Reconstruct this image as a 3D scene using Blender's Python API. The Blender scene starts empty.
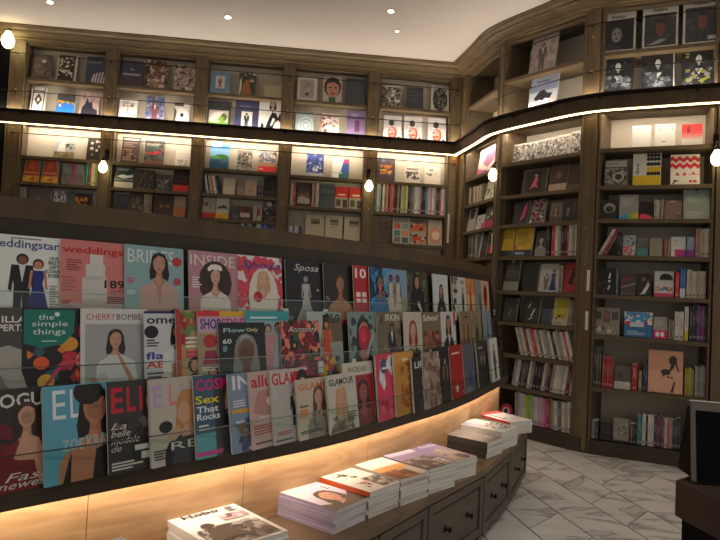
import bpy, math, random
from mathutils import Vector, Matrix
random.seed(7)
scene = bpy.context.scene
COL = scene.collection
# ---------------- measured survey of the room (unit = 1.2 m, eye level = 0) ----------------
S = 1.2
EYE = 1.087
FPX, PITCH, ROLL = 615.5, math.radians(1.9586), math.radians(2.8541)
def W(x, y, z=0.0): return Vector((S*x, S*y, S*(z+EYE)))
cp, sp, cr, sr = math.cos(PITCH), math.sin(PITCH), math.cos(ROLL), math.sin(ROLL)
AF = Vector((0, cp, sp)); R0 = Vector((1, 0, 0)); U0 = Vector((0, -sp, cp))
AR = cr*R0 + sr*U0; AU = -sr*R0 + cr*U0
def ray(u, v): return AF + AR*((u-360)/FPX) - AU*((v-270)/FPX)
def proj(x, y, z):
    p = Vector((x, y, z)); d = p.dot(AF)
    return 360+FPX*p.dot(AR)/d, 270-FPX*p.dot(AU)/d
def atz(u, v, z):
    r = ray(u, v); return r*(z/r.z)
PL = {0: (-5.784, 6.0), 1: (77.218, 2.26955), 2: (50.890, 4.14630), 3: (23.198, 4.78432)}
def hit(k, u, v):
    a, d = PL[k]; a = math.radians(a); n = Vector((math.sin(a), math.cos(a), 0)); r = ray(u, v)
    return r*(d/r.dot(n))
# ---------------- camera ----------------
cam_d = bpy.data.cameras.new('camera'); cam = bpy.data.objects.new('camera', cam_d); COL.objects.link(cam)
cam_d.sensor_width = 36; cam_d.lens = FPX*36/720; cam_d.clip_start = 0.02
M = Matrix((AR, AU, -AF)).transposed().to_4x4(); M.translation = W(0, 0, 0)
cam.matrix_world = M
scene.camera = cam
# ---------------- world, exposure, large lights ----------------
scene.view_settings.view_transform = 'Standard'; scene.view_settings.look = 'None'
scene.view_settings.exposure = 0.0; scene.view_settings.gamma = 1; scene.view_settings.use_curve_mapping = False
w = bpy.data.worlds.new('shop_ambient'); scene.world = w; w.use_nodes = True
w.node_tree.nodes['Background'].inputs[0].default_value = (1.0, 0.94, 0.88, 1)
w.node_tree.nodes['Background'].inputs[1].default_value = 0.37
def area(name, loc, size, power, col=(1, .84, .66), rot=(0, 0, 0), sy=None):
    l = bpy.data.lights.new(name, 'AREA'); l.energy = power; l.color = col; l.size = size
    if sy: l.shape = 'RECTANGLE'; l.size_y = sy
    else: l.shape = 'DISK'
    o = bpy.data.objects.new(name, l); COL.objects.link(o); o.location = loc; o.rotation_euler = rot
    return o
def spot(name, loc, power, ang=75, blend=.8, rot=(0, 0, 0)):
    l = bpy.data.lights.new(name, 'SPOT'); l.energy = power; l.color = (1, .93, .84); l.spot_size = math.radians(ang); l.spot_blend = blend
    l.shadow_soft_size = .05
    o = bpy.data.objects.new(name, l); COL.objects.link(o); o.location = loc; o.rotation_euler = rot; return o
ZC = 2.285
SPOTS = [(50, 2, 40), (228, 17, 40), (391, 11, 40), (397, 31, 40)]
# downlights of the shop ceiling, those over the aisle and those behind the camera
for i, (x, y, p) in enumerate([(0.6, 1.2, 70), (1.9, 2.6, 60), (2.3, .8, 60), (-.6, -.6, 60), (-1.6, 3.6, 45), (0.3, 4.3, 40)]):
    spot('downlight_beam', W(x, y, ZC-.03), p, 100)

# ---------------- colours and materials ----------------
def lin(c): return c/12.92 if c <= .04045 else ((c+.055)/1.055)**2.4
def hexc(h):
    if len(h) == 3: h = ''.join(ch*2 for ch in h)
    return tuple(lin(int(h[i:i+2], 16)/255) for i in (0, 2, 4))
def nodes(name):
    m = bpy.data.materials.new(name); m.use_nodes = True; nt = m.node_tree
    return m, nt, nt.nodes['Principled BSDF']
def wood(name, c1, c2, rough=.5, scale=1.0, grain=(2, 2, 22), spec=.4):
    m, nt, b = nodes(name)
    tc = nt.nodes.new('ShaderNodeTexCoord'); mp = nt.nodes.new('ShaderNodeMapping'); mp.inputs['Scale'].default_value = tuple(g*scale for g in grain)
    n = nt.nodes.new('ShaderNodeTexNoise'); n.inputs['Scale'].default_value = 2.2; n.inputs['Detail'].default_value = 6; n.inputs['Distortion'].default_value = 1.1
    r = nt.nodes.new('ShaderNodeValToRGB'); r.color_ramp.elements[0].position = .32; r.color_ramp.elements[1].position = .68
    r.color_ramp.elements[0].color = (*hexc(c1), 1); r.color_ramp.elements[1].color = (*hexc(c2), 1)
    nt.links.new(tc.outputs['Object'], mp.inputs[0]); nt.links.new(mp.outputs[0], n.inputs[0]); nt.links.new(n.outputs[0], r.inputs[0]); nt.links.new(r.outputs[0], b.inputs['Base Color'])
    b.inputs['Roughness'].default_value = rough; b.inputs['Specular IOR Level'].default_value = spec
    bp = nt.nodes.new('ShaderNodeBump'); bp.inputs['Strength'].default_value = .06; nt.links.new(n.outputs[0], bp.inputs['Height']); nt.links.new(bp.outputs[0], b.inputs['Normal'])
    return m
def plain(name, c, rough=.5, metal=0.0, var=.06, coat=0.0, spec=.5):
    m, nt, b = nodes(name); n = nt.nodes.new('ShaderNodeTexNoise'); n.inputs['Scale'].default_value = 6
    tc = nt.nodes.new('ShaderNodeTexCoord'); nt.links.new(tc.outputs['Object'], n.inputs[0])
    mx = nt.nodes.new('ShaderNodeMix'); mx.data_type = 'RGBA'; c = hexc(c)
    mx.inputs[6].default_value = (*c, 1); mx.inputs[7].default_value = (*[max(0, x*(1-var*2)) for x in c], 1)
    nt.links.new(n.outputs[0], mx.inputs[0]); nt.links.new(mx.outputs[2], b.inputs['Base Color'])
    b.inputs['Roughness'].default_value = rough; b.inputs['Metallic'].default_value = metal; b.inputs['Coat Weight'].default_value = coat
    b.inputs['Specular IOR Level'].default_value = spec
    return m
def emis(name, c, s):
    m, nt, b = nodes(name); b.inputs['Base Color'].default_value = (*hexc(c), 1)
    b.inputs['Emission Color'].default_value = (*hexc(c), 1); b.inputs['Emission Strength'].default_value = s
    return m
def printed(name, rough, coat):
    m, nt, b = nodes(name); a = nt.nodes.new('ShaderNodeVertexColor'); a.layer_name = 'Col'
    n = nt.nodes.new('ShaderNodeTexNoise'); n.inputs['Scale'].default_value = 40; tc = nt.nodes.new('ShaderNodeTexCoord'); nt.links.new(tc.outputs['Object'], n.inputs[0])
    h = nt.nodes.new('ShaderNodeHueSaturation'); mr = nt.nodes.new('ShaderNodeMapRange'); mr.inputs[3].default_value = .9; mr.inputs[4].default_value = 1.05
    nt.links.new(n.outputs[0], mr.inputs[0]); nt.links.new(mr.outputs[0], h.inputs['Value']); nt.links.new(a.outputs[0], h.inputs['Color'])
    nt.links.new(h.outputs[0], b.inputs['Base Color']); b.inputs['Roughness'].default_value = rough; b.inputs['Coat Weight'].default_value = coat; b.inputs['Coat Roughness'].default_value = .12
    return m
def glassy(name, tint, rough=.04, alpha=.12):
    m, nt, b = nodes(name); out = nt.nodes['Material Output']
    t = nt.nodes.new('ShaderNodeBsdfTransparent'); t.inputs[0].default_value = (*hexc(tint), 1)
    g = nt.nodes.new('ShaderNodeBsdfGlossy'); g.inputs['Roughness'].default_value = rough; g.inputs[0].default_value = (1, 1, 1, 1)
    mx = nt.nodes.new('ShaderNodeMixShader'); mx.inputs[0].default_value = alpha
    nt.links.new(t.outputs[0], mx.inputs[1]); nt.links.new(g.outputs[0], mx.inputs[2]); nt.links.new(mx.outputs[0], out.inputs[0]); return m
MT = dict(
 walnut=wood('walnut_wood', '493a26', '5f4c33', .45, 1.0, (3, 3, 1)),
 shelfwood=wood('shelf_wood', '544634', '6a5a43', .5, 1.0, (1, 6, 6)),
 postwood=wood('post_wood', '5d4d38', '776447', .4, 1.0, (6, 6, .7)),
 cornice=wood('cornice_wood', '62523b', '7d6a4c', .45, .6, (1, 3, 6)),
 dark=wood('dark_wood', '372e23', '463b2d', .42, 1.0, (1.2, 1.2, 6)),
 cab=wood('cabinet_wood', '4d453a', '5d5446', .5, 1.0, (1.5, 1.5, 5)),
 oak=wood('oak_panel_wood', 'b08a60', 'cfa97e', .5, 1.0, (1.3, 1.3, 9)),
 top=wood('worktop_wood', '5d4a36', '7a6146', .35, 1.0, (1.5, 1.5, 6)),
 backp=plain('painted_back_panel', 'c2b8a6', .8), ceil=plain('ceiling_paint', 'dbd2cc', .9, var=.01), wall=plain('wall_paint', '8a7d6a', .9),
 metal=plain('bronze_metal', '2a221a', .35, .9), rod=plain('dark_steel', '24211d', .3, .8), brass=plain('brass_stud', 'd8c49a', .3, 1.0),
 black=plain('black_plastic', '08080a', .7, spec=.12), grey=plain('grey_plastic', '6e685e', .5), counter=wood('counter_wood', '2c211b', '3a2c24', .5, 1, (1, 4, 1)),
 led=emis('led_strip', 'ffdd9c', 9), led2=emis('led_strip_upper', 'fff0dc', 34), led3=emis('led_strip_rack', 'ffe6cc', 26), led4=emis('led_strip_shelf', 'fff0dc', 60), bulb=emis('bulb_glass', 'ffeeb0', 9), lampdisc=emis('downlight_lamp', 'fff4e0', 30),
 paper=printed('printed_paper', .42, .1), matte=printed('matte_cover', .6, .0), acryl=glassy('clear_acrylic', 'fafdfb', .06, .018), edge=glassy('acrylic_edge', 'a8b4aa', .2, .3),
 sign=plain('white_sign', 'd9d4c6', .6), grout=plain('tile_grout', '6b665f', .9),
)
def marble():
    m, nt, b = nodes('veined_marble'); tc = nt.nodes.new('ShaderNodeTexCoord')
    at = nt.nodes.new('ShaderNodeVertexColor'); at.layer_name = 'Col'
    ad = nt.nodes.new('ShaderNodeVectorMath'); ad.operation = 'MULTIPLY_ADD'; ad.inputs[1].default_value = (7, 7, 7)
    nt.links.new(at.outputs[0], ad.inputs[0]); nt.links.new(tc.outputs['Object'], ad.inputs[2])
    mp = nt.nodes.new('ShaderNodeMapping'); mp.inputs['Rotation'].default_value = (0, 0, -1.0); mp.inputs['Scale'].default_value = (.8, 2.2, 1)
    nt.links.new(ad.outputs[0], mp.inputs[0])
    n = nt.nodes.new('ShaderNodeTexNoise'); n.inputs['Scale'].default_value = 1.7; n.inputs['Detail'].default_value = 7; n.inputs['Distortion'].default_value = 1.6
    nt.links.new(mp.outputs[0], n.inputs[0])
    r = nt.nodes.new('ShaderNodeValToRGB'); e = r.color_ramp.elements
    e[0].position = .30; e[0].color = (*hexc('b2afaa'), 1); e[1].position = .62; e[1].color = (*hexc('cac7c2'), 1)
    x = e.new(.46); x.color = (*hexc('c2bfb9'), 1); y = e.new(.42); y.color = (*hexc('95918c'), 1); z = e.new(.38); z.color = (*hexc('b9b6b1'), 1)
    nt.links.new(n.outputs[0], r.inputs[0]); nt.links.new(r.outputs[0], b.inputs['Base Color']); b.inputs['Roughness'].default_value = .22
    return m
MT['marble'] = marble()

# ---------------- mesh builder ----------------
class MB:
    def __init__(s): s.v = []; s.f = []; s.c = []; s.m = []
    def quad(s, pts, c=(.5, .5, .5), m=0):
        i = len(s.v); s.v += [tuple(p) for p in pts]; s.f.append(tuple(range(i, i+len(pts)))); s.c.append(c); s.m.append(m); return s
    def hexa(s, p, c=(.5, .5, .5), m=0, cs=None):
        # p: 8 points, bottom loop 0-3 (ccw seen from above), top loop 4-7
        i = len(s.v); s.v += [tuple(q) for q in p]
        fs = [(0, 3, 2, 1), (4, 5, 6, 7), (0, 1, 5, 4), (1, 2, 6, 5), (2, 3, 7, 6), (3, 0, 4, 7)]
        for k, f in enumerate(fs): s.f.append(tuple(i+j for j in f)); s.c.append(cs[k] if cs else c); s.m.append(m)
        return s
    def box(s, a, b, c=(.5, .5, .5), m=0, cs=None):
        (x0, y0, z0), (x1, y1, z1) = a, b
        return s.hexa([(x0, y0, z0), (x1, y0, z0), (x1, y1, z0), (x0, y1, z0), (x0, y0, z1), (x1, y0, z1), (x1, y1, z1), (x0, y1, z1)], c, m, cs)
    def lathe(s, prof, seg=16, at=(0, 0, 0), axis='z', m=0):
        i = len(s.v); n = len(prof)
        for r, h in prof:
            for k in range(seg):
                a = 2*math.pi*k/seg; x, y = r*math.cos(a), r*math.sin(a)
                p = (x, y, h) if axis == 'z' else ((x, h, y) if axis == 'y' else (h, x, y))
                s.v.append((p[0]+at[0], p[1]+at[1], p[2]+at[2]))
        for j in range(n-1):
            for k in range(seg):
                a, b = i+j*seg+k, i+j*seg+(k+1) % seg
                s.f.append((a, b, b+seg, a+seg)); s.c.append((.5, .5, .5)); s.m.append(m)
        for base, rev in ((i, True), (i+(n-1)*seg, False)):
            f = tuple(base+k for k in range(seg)); s.f.append(f[::-1] if rev else f); s.c.append((.5, .5, .5)); s.m.append(m)
        return s
    def sweep(s, secs, closed_sec=True, caps=True, c=(.5, .5, .5), m=0):
        # secs: list of rings of 3D points
        i = len(s.v); n = len(secs[0])
        for r in secs: s.v += [tuple(p) for p in r]
        for j in range(len(secs)-1):
            for k in range(n if closed_sec else n-1):
                a, b = i+j*n+k, i+j*n+(k+1) % n
                s.f.append((a, b, b+n, a+n)); s.c.append(c); s.m.append(m)
        if caps and closed_sec:
            s.f.append(tuple(i+k for k in range(n))[::-1]); s.c.append(c); s.m.append(m)
            s.f.append(tuple(i+(len(secs)-1)*n+k for k in range(n))); s.c.append(c); s.m.append(m)
        return s
    def mesh(s, name, mats, smooth=False):
        me = bpy.data.meshes.new(name); me.from_pydata(s.v, [], s.f); 
        for mt in mats: me.materials.append(mt)
        me.polygons.foreach_set('material_index', s.m)
        ca = me.color_attributes.new('Col', 'FLOAT_COLOR', 'CORNER'); buf = []
        for f, c in zip(s.f, s.c): buf += [c[0], c[1], c[2], 1.0]*len(f)
        ca.data.foreach_set('color', buf)
        if smooth: me.polygons.foreach_set('use_smooth', [True]*len(s.f))
        me.validate(); me.update(); return me
    def build(s, name, mat, parent=None, smooth=False, bevel=0):
        mats = [MT[x] for x in (mat if isinstance(mat, (list, tuple)) else [mat])]
        o = bpy.data.objects.new(name, s.mesh(name, mats, smooth)); COL.objects.link(o)
        if parent is not None: o.parent = parent
        if bevel:
            b = o.modifiers.new('bevel', 'BEVEL'); b.width = bevel; b.segments = 2; b.limit_method = 'ANGLE'
        return o
def tag(o, label=None, cat=None, group=None, kind=None):
    if label: o['label'] = label
    if cat: o['category'] = cat
    if group: o['group'] = group
    if kind: o['kind'] = kind
    return o
def empty(name, mat, label=None, cat=None, group=None):
    o = bpy.data.objects.new(name, None); COL.objects.link(o); o.empty_display_size = .05; o.matrix_world = mat
    return tag(o, label, cat, group)
def frame(origin, xdir, lean=0.0, tilt=0.0):
    """local X along xdir (horizontal), local Y into the wall, local Z up; lean tips the top backwards"""
    x = Vector((xdir[0], xdir[1], 0)).normalized(); z = Vector((0, 0, 1)); y = z.cross(x)
    m = Matrix((x, y, z)).transposed().to_4x4(); m.translation = origin
    return m @ Matrix.Rotation(-lean, 4, 'X') @ Matrix.Rotation(tilt, 4, 'Y')

# ---------------- vector print: shapes and lettering in a cover's own plane ----------------
_tc = {}
def glyphs(txt, bold=0.0, shear=0.0):
    k = (txt, bold, shear)
    if k in _tc: return _tc[k]
    cu = bpy.data.curves.new('t', 'FONT'); cu.body = txt; cu.resolution_u = 2; cu.fill_mode = 'FRONT'; cu.offset = bold; cu.shear = shear
    ob = bpy.data.objects.new('t', cu); COL.objects.link(ob)
    dg = bpy.context.evaluated_depsgraph_get(); me = bpy.data.meshes.new_from_object(ob.evaluated_get(dg), depsgraph=dg)
    vs = [(v.co.x, v.co.y) for v in me.vertices]; fs = [[vs[i] for i in p.vertices] for p in me.polygons]
    bpy.data.objects.remove(ob); bpy.data.curves.remove(cu); bpy.data.meshes.remove(me)
    xs = [v[0] for v in vs] or [0, 1]; ys = [v[1] for v in vs] or [0, 1]
    x0, y0, dx, dy = min(xs), min(ys), max(xs)-min(xs) or 1, max(ys)-min(ys) or 1
    _tc[k] = ([[((x-x0)/dx, (y-y0)/dy) for x, y in f] for f in fs], dx/dy); return _tc[k]
def clip(poly):
    for ax, lim, sg in ((0, 0, 1), (0, 1, -1), (1, 0, 1), (1, 1, -1)):
        out = []
        for i in range(len(poly)):
            a, b = poly[i-1], poly[i]; da, db = sg*(a[ax]-lim), sg*(b[ax]-lim)
            if (da >= 0) != (db >= 0):
                t = da/(da-db); out.append((a[0]+t*(b[0]-a[0]), a[1]+t*(b[1]-a[1])))
            if db >= 0: out.append(b)
        poly = out
        if len(poly) < 3: return []
    return poly
def ell(cx, cy, rx, ry, n=14, a0=0, a1=2*math.pi):
    k = n if a1-a0 > 6.2 else n+1
    return [(cx+rx*math.cos(a0+(a1-a0)*i/n), cy+ry*math.sin(a0+(a1-a0)*i/n)) for i in range(k)]
def layers(art, asp):
    """art string -> list of (list of polygons, colour). asp = width/height"""
    L = []
    def add(polys, c): L.append((polys, c))
    for cmd in [c.strip() for c in art.split(';') if c.strip()]:
        t = cmd.split(' '); k = t[0]
        if k == 'r': x0, y0, x1, y1 = [float(a)/100 for a in t[1:5]]; add([[(x0, y0), (x1, y0), (x1, y1), (x0, y1)]], hexc(t[5]))
        elif k == 'e': x, y, rx, ry = [float(a)/100 for a in t[1:5]]; add([ell(x, y, rx, ry)], hexc(t[5]))
        elif k == 'p':
            q = [float(a)/100 for a in t[2:]]; add([list(zip(q[::2], q[1::2]))], hexc(t[1]))
        elif k in 'tbi':      # text x y height colour width(0=natural) words
            x, y, h, wd = float(t[1])/100, float(t[2])/100, float(t[3])/100, float(t[5])/100
            fs, ar = glyphs(' '.join(t[6:]), .02 if k == 'b' else 0.0, .35 if k == 'i' else 0.0)
            wd = wd or h*ar/asp
            add([[(x+a*wd, y+b*h) for a, b in f] for f in fs], hexc(t[4]))
        elif k == 'l':      # small unreadable copy: bars
            x0, y0, x1, y1 = [float(a)/100 for a in t[1:5]]; n = int(t[5]); rg = random.Random(int(x0*999+y0*77)); ps = []
            st = (y1-y0)/n
            for j in range(n):
                xe = x0+(x1-x0)*rg.uniform(.55, 1); yy = y0+j*st; ps.append([(x0, yy), (xe, yy), (xe, yy+st*.55), (x0, yy+st*.55)])
            add(ps, hexc(t[6]))
        elif k == 'm':      # mottled picture area: seeded patches
            x0, y0, x1, y1 = [float(a)/100 for a in t[1:5]]; n = int(t[5]); rg = random.Random(int(t[6])); cs = t[7:]
            for c in cs:
                ps = []
                for j in range(n):
                    cx, cy = rg.uniform(x0, x1), rg.uniform(y0, y1); rr = rg.uniform(.04, .13)*(x1-x0+.3); a = rg.uniform(0, 3); m_ = rg.randint(4, 6)
                    pl = [(cx+rr*rg.uniform(.4, 1)*math.cos(a+6.283*q/m_), cy+rr*asp*rg.uniform(.4, 1)*math.sin(a+6.283*q/m_)) for q in range(m_)]
                    pl = [(min(max(px, x0), x1), min(max(py, y0), y1)) for px, py in pl]; ps.append(pl)
                for p_ in ps: add([p_], hexc(c))
        elif k == 'w':      # bust portrait cx cy r skin hair cloth [x = face turned to a soft blur]
            x, y, r = [float(a)/100 for a in t[1:4]]; sk, ha, cl = [hexc(a) for a in t[4:7]]; ry = r*asp; dk = tuple(a*.3 for a in sk); sh = tuple(a*.78 for a in sk); hl = tuple(min(1, a*1.5+.02) for a in ha)
            P = lambda *q: [(x+r*a, y+ry*b) for a, b in zip(q[::2], q[1::2])]
            add([P(-1.05, .5, -.7, 1.15, 0, 1.42, .7, 1.2, 1.1, .5, 1.2, -.4, 1.35, -1.3, 1.1, -2.1, .3, -1.6, -.5, -1.7, -1.2, -2.0, -1.3, -1.1, -1.15, -.3)], ha)
            add([P(-2.6, -5.8, -2.5, -3.4, -2.1, -2.75, -1.2, -2.35, -.4, -1.9, .4, -1.9, 1.2, -2.3, 2.0, -2.7, 2.5, -3.5, 2.6, -5.8)], cl)
            add([P(-.38, -.6, -.4, -1.75, -.9, -2.1, 0, -3.1, .9, -2.1, .4, -1.75, .38, -.6)], sh)
            add([P(-.38, -1.3, -.6, -2.0, 0, -2.8, .3, -2.2, .1, -1.5)], sk)
            add([P(-.78, .5, -.8, -.1, -.66, -.6, -.34, -1.0, 0, -1.15, .34, -1.0, .66, -.6, .8, -.1, .78, .5, .4, 1.0, -.4, 1.0)], sk)
            add([P(.8, -.1, .66, -.6, .34, -1.0, .1, -1.1, .42, -.6, .52, 0, .5, .6, .78, .5)], sh)
            if len(t) < 8:
                for sx in (-1, 1):
                    c0 = x+sx*r*.34
                    add([ell(c0, y+ry*.06, r*.17, ry*.075, 8)], (.55, .5, .46)); add([ell(c0, y+ry*.06, r*.085, ry*.075, 8)], dk)
                    add([P(sx*.14, .22, sx*.34, .3, sx*.56, .22, sx*.34, .25)], tuple(a*.7 for a in ha))
                add([P(.02, .1, .13, -.32, -.06, -.36)], sh)
                add([P(-.26, -.62, -.08, -.54, 0, -.57, .08, -.54, .26, -.62, 0, -.76)], (.42, .07, .07))
            else:
                add([ell(x, y-ry*.1, r*.6, ry*.7)], tuple(a*.75 for a in sk)); add([ell(x-r*.05, y+ry*.1, r*.42, ry*.2)], tuple(a*.6 for a in sk))
            add([P(-.95, .1, -.98, .8, -.5, 1.3, .1, 1.4, .7, 1.2, 1.0, .7, .96, .1, .78, .55, .45, .88, -.1, 1.0, -.5, .72, -.78, .3)], ha)
            add([P(-.5, 1.2, 0, 1.3, .5, 1.15, .3, 1.02, -.1, 1.1, -.5, .9)], hl)
        elif k == 'f':      # standing figure cx base height skin hair dress style(g gown, s suit)
            x, y, h = [float(a)/100 for a in t[1:4]]; sk, ha, cl = [hexc(a) for a in t[4:7]]; wx = h/asp*.155
            if t[7] == 'g':
                add([[(x-wx*1.3, y), (x+wx*1.3, y), (x+wx*.45, y+h*.58), (x-wx*.45, y+h*.58)]], cl)
                add([[(x-wx*.7, y+h*.8), (x-wx*.42, y+h*.58), (x+wx*.42, y+h*.58), (x+wx*.7, y+h*.8)]], cl)
                add([[(x-wx*.95, y+h*.5), (x-wx*.7, y+h*.5), (x-wx*.5, y+h*.8), (x-wx*.75, y+h*.8)], [(x+wx*.95, y+h*.5), (x+wx*.7, y+h*.5), (x+wx*.5, y+h*.8), (x+wx*.75, y+h*.8)]], sk)
            else:
                add([[(x-wx*.75, y), (x-wx*.1, y), (x, y+h*.4), (x+wx*.1, y), (x+wx*.75, y), (x+wx*.7, y+h*.5), (x+wx*.95, y+h*.82), (x-wx*.95, y+h*.82), (x-wx*.7, y+h*.5)]], cl)
                add([[(x-wx*1.2, y+h*.45), (x-wx*.9, y+h*.42), (x-wx*.6, y+h*.82), (x-wx*.95, y+h*.82)], [(x+wx*1.2, y+h*.45), (x+wx*.9, y+h*.42), (x+wx*.6, y+h*.82), (x+wx*.95, y+h*.82)]], cl)
                add([[(x-wx*.3, y+h*.82), (x, y+h*.55), (x+wx*.3, y+h*.82)]], (.75, .75, .72))
            add([ell(x, y+h*.91, wx*.55, h*.085)], ha); add([ell(x, y+h*.895, wx*.4, h*.065)], sk)
    return L
def cover(mb, w, h, d, bg, art, pages='e8e4da', spine=None, mi=0):
    B = hexc(bg); P_ = hexc(pages); SP = hexc(spine) if spine else tuple(x*.85 for x in B)
    mb.box((0, 0, 0), (w, d, h), B, mi, [P_, P_, B, P_, B, SP])
    for k, (ps, c) in enumerate(layers(art, w/h)):
        y = -.0002-k*.00003
        for p in ps:
            p = clip(p)
            if len(p) >= 3:
                ar = sum(p[i-1][0]*p[i][1]-p[i][0]*p[i-1][1] for i in range(len(p)))
                if ar < 0: p = p[::-1]
                mb.quad([(x*w, y, z*h) for x, z in p], c, mi)
    return mb
# ================= the room =================
BACK_A = math.radians(-5.784); DX = Vector((math.cos(BACK_A), -math.sin(BACK_A), 0)); DN = Vector((math.sin(BACK_A), math.cos(BACK_A), 0))
def bk(x, off=0.0):      # point of the back wall's front plane with this x, moved off into the room
    y = (6.0-x*math.sin(BACK_A))/math.cos(BACK_A); return Vector((x, y))-Vector((DN.x, DN.y))*off
CORNER = bk(.945)
def catmull(pts, n=8):
    out = []; P = [2*pts[0]-pts[1]]+pts+[2*pts[-1]-pts[-2]]
    for i in range(1, len(P)-2):
        for j in range(n):
            t = j/n; a, b, c, d = P[i-1:i+3]
            out.append(.5*((2*b)+(c-a)*t+(2*a-5*b+4*c-d)*t*t+(3*b-a-3*c+d)*t**3))
    out.append(pts[-1]); return out
V2 = lambda *a: Vector(a)
CURVE = catmull([CORNER, V2(.975, 5.97), V2(1.06, 5.57), V2(1.135, 5.22), V2(1.37, 4.865), V2(1.655, 4.525), V2(2.03, 4.33), V2(2.44, 4.155), V2(2.95, 4.0), V2(3.5, 3.9)], 5)
WALLPATH = [bk(-3.75), bk(-2), bk(-.5)]+CURVE
def offs(path, off):     # offset a plan path towards the room (mitred)
    out = []
    for i, p in enumerate(path):
        a = (path[i]-path[i-1]).normalized() if i else None; b = (path[i+1]-path[i]).normalized() if i < len(path)-1 else None
        a = a or b; b = b or a
        na, nb = Vector((a.y, -a.x)), Vector((b.y, -b.x)); m = (na+nb).normalized()
        out.append(p+m*off/max(.35, m.dot(na)))
    return out
def sweep_profile(mb, path, prof, c=(.5, .5, .5)):   # prof: list of (offset, z)
    cols = [offs(path, o) for o, z in prof]
    mb.sweep([[W(cols[k][i].x, cols[k][i].y, prof[k][1]) for k in range(len(prof))] for i in range(len(path))], c=c); return mb
# floor: grout slab with slanted strips of marble tiles
fl = MB(); fl.box(W(-4.2, -1.5, -EYE-.1), W(4.2, 7, -EYE-.004)); 
o = fl.build('floor', 'grout'); tag(o, kind='structure')
a2, p2 = V2(.191, -.982), V2(.982, .191); tl = MB(); rg = random.Random(3)
edges = [1.93+.258*i for i in range(-19, 10)]
for i in range(len(edges)-1):
    s0, s1 = edges[i]+.004, edges[i+1]-.004; cutl = .312 if i % 2 == 1 else 1.56; off = -3.371
    for j in range(-15, 17) if i % 2 == 1 else range(-4, 5):
        t0, t1 = off+j*cutl+.004, off+(j+1)*cutl-.004; sh = -.186
        pts = [a2*(t0)+p2*s0, a2*(t0+sh)+p2*s1, a2*(t1+sh)+p2*s1, a2*t1+p2*s0]
        if not any(-4 < q.x < 4 and -1.4 < q.y < 6.8 for q in pts): continue
        c = tuple(rg.random() for _ in range(3))
        b_ = [W(q.x, q.y, -EYE-.006) for q in pts]; t_ = [W(q.x, q.y, -EYE) for q in pts]
        if (pts[1]-pts[0]).cross(pts[2]-pts[1]) < 0: b_.reverse(); t_.reverse()
        tl.hexa(b_+t_, c)
tiles = tl.build('floor_tiles', 'marble'); tag(tiles, kind='structure')
# walls behind the bookcases, ceiling
wl = MB(); sweep_profile(wl, [bk(-3.75), bk(-2), bk(.2), bk(1.32)], [(-.285, -EYE), (-.36, -EYE), (-.36, 2.6), (-.285, 2.6)]); tag(wl.build('wall_back', 'wall'), kind='structure')
wl = MB(); sweep_profile(wl, CURVE[3:], [(-.38, -EYE), (-.45, -EYE), (-.45, 2.6), (-.38, 2.6)]); tag(wl.build('wall_right', 'wall'), kind='structure')
cm = MB(); cm.box(W(-4.2, -1.5, ZC), W(4.2, 7, ZC+.1)); tag(cm.build('ceiling', 'ceil'), kind='structure')
for u, v, _ in SPOTS:
    p = atz(u, v, ZC); kq = .5 if u == 397 else 1; m = MB(); m.lathe([(.045*kq, 0), (.05*kq, -.004), (.038*kq, -.006), (.036*kq, .0)], 24)
    r = empty('downlight', Matrix.Translation(W(p.x, p.y, ZC)-Vector((0, 0, .001))), None)
    tag(r, {50: 'small recessed downlight in the ceiling above the leftmost bookcase', 228: 'small recessed ceiling downlight at the top centre left of the view', 391: 'small recessed ceiling downlight above the fourth and fifth back bookcases', 397: 'tiny recessed ceiling downlight just below the brighter one above the fifth back bookcase'}[u], 'ceiling light', 'ceiling downlights')
    m.build('bezel', 'sign', r, True); m = MB(); m.lathe([(.001, -.004), (.026*kq, -.004), (.026*kq, -.001), (.001, -.001)], 20); m.build('lamp', 'lampdisc', r)
# cornice under the ceiling, one long moulding
co = MB(); CZ = ZC-.001
sweep_profile(co, WALLPATH, [(-.05, 2.175), (.012, 2.175), (.012, 2.188), (.032, 2.190), (.036, 2.198), (.036, 2.206), (.055, 2.208), (.062, 2.216), (.075, 2.232), (.095, 2.240), (.095, 2.248), (.12, 2.250), (.132, 2.258), (.138, 2.264), (.138, 2.270), (.16, 2.271), (.16, CZ), (-.05, CZ)])
tag(co.build('trim_1', 'cornice'), kind='structure')
# plinth line under the bookcases
co = MB(); sweep_profile(co, WALLPATH, [(-.05, -EYE+.001), (.012, -EYE+.001), (.012, -.985), (-.05, -.985)]); tag(co.build('baseboard_right', 'dark'), kind='structure')
# ================= fascia band with its light strips =================
band = empty('lighting_pelmet', Matrix(), 'long dark wooden light band running between lower and upper bookshelves', 'pelmet')
m = MB(); sweep_profile(m, WALLPATH, [(.0, 1.41), (.03, 1.41), (.03, 1.393), (.10, 1.393), (.10, 1.488), (.07, 1.490), (.0, 1.49)]); m.build('fascia', 'walnut', band)
m = MB(); sweep_profile(m, WALLPATH, [(.085, 1.489), (.118, 1.489), (.118, 1.512), (.085, 1.512)]); m.build('top_rail', 'metal', band)
m = MB(); sweep_profile(m, WALLPATH, [(.052, 1.390), (.080, 1.390), (.080, 1.3925), (.052, 1.3925)]); m.build('lower_light_strip', 'led', band)
m = MB(); sweep_profile(m, WALLPATH, [(.03, 1.496), (.06, 1.498), (.06, 1.507), (.03, 1.505)]); m.build('upper_light_strip', 'led2', band)
hooks = []
for u, v in [(28, 115), (86, 119), (123, 122), (179, 127), (214, 130), (285, 134), (356, 141), (388, 143)]:
    hooks.append(bk(hit(0, u, v).x, .115))
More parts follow.
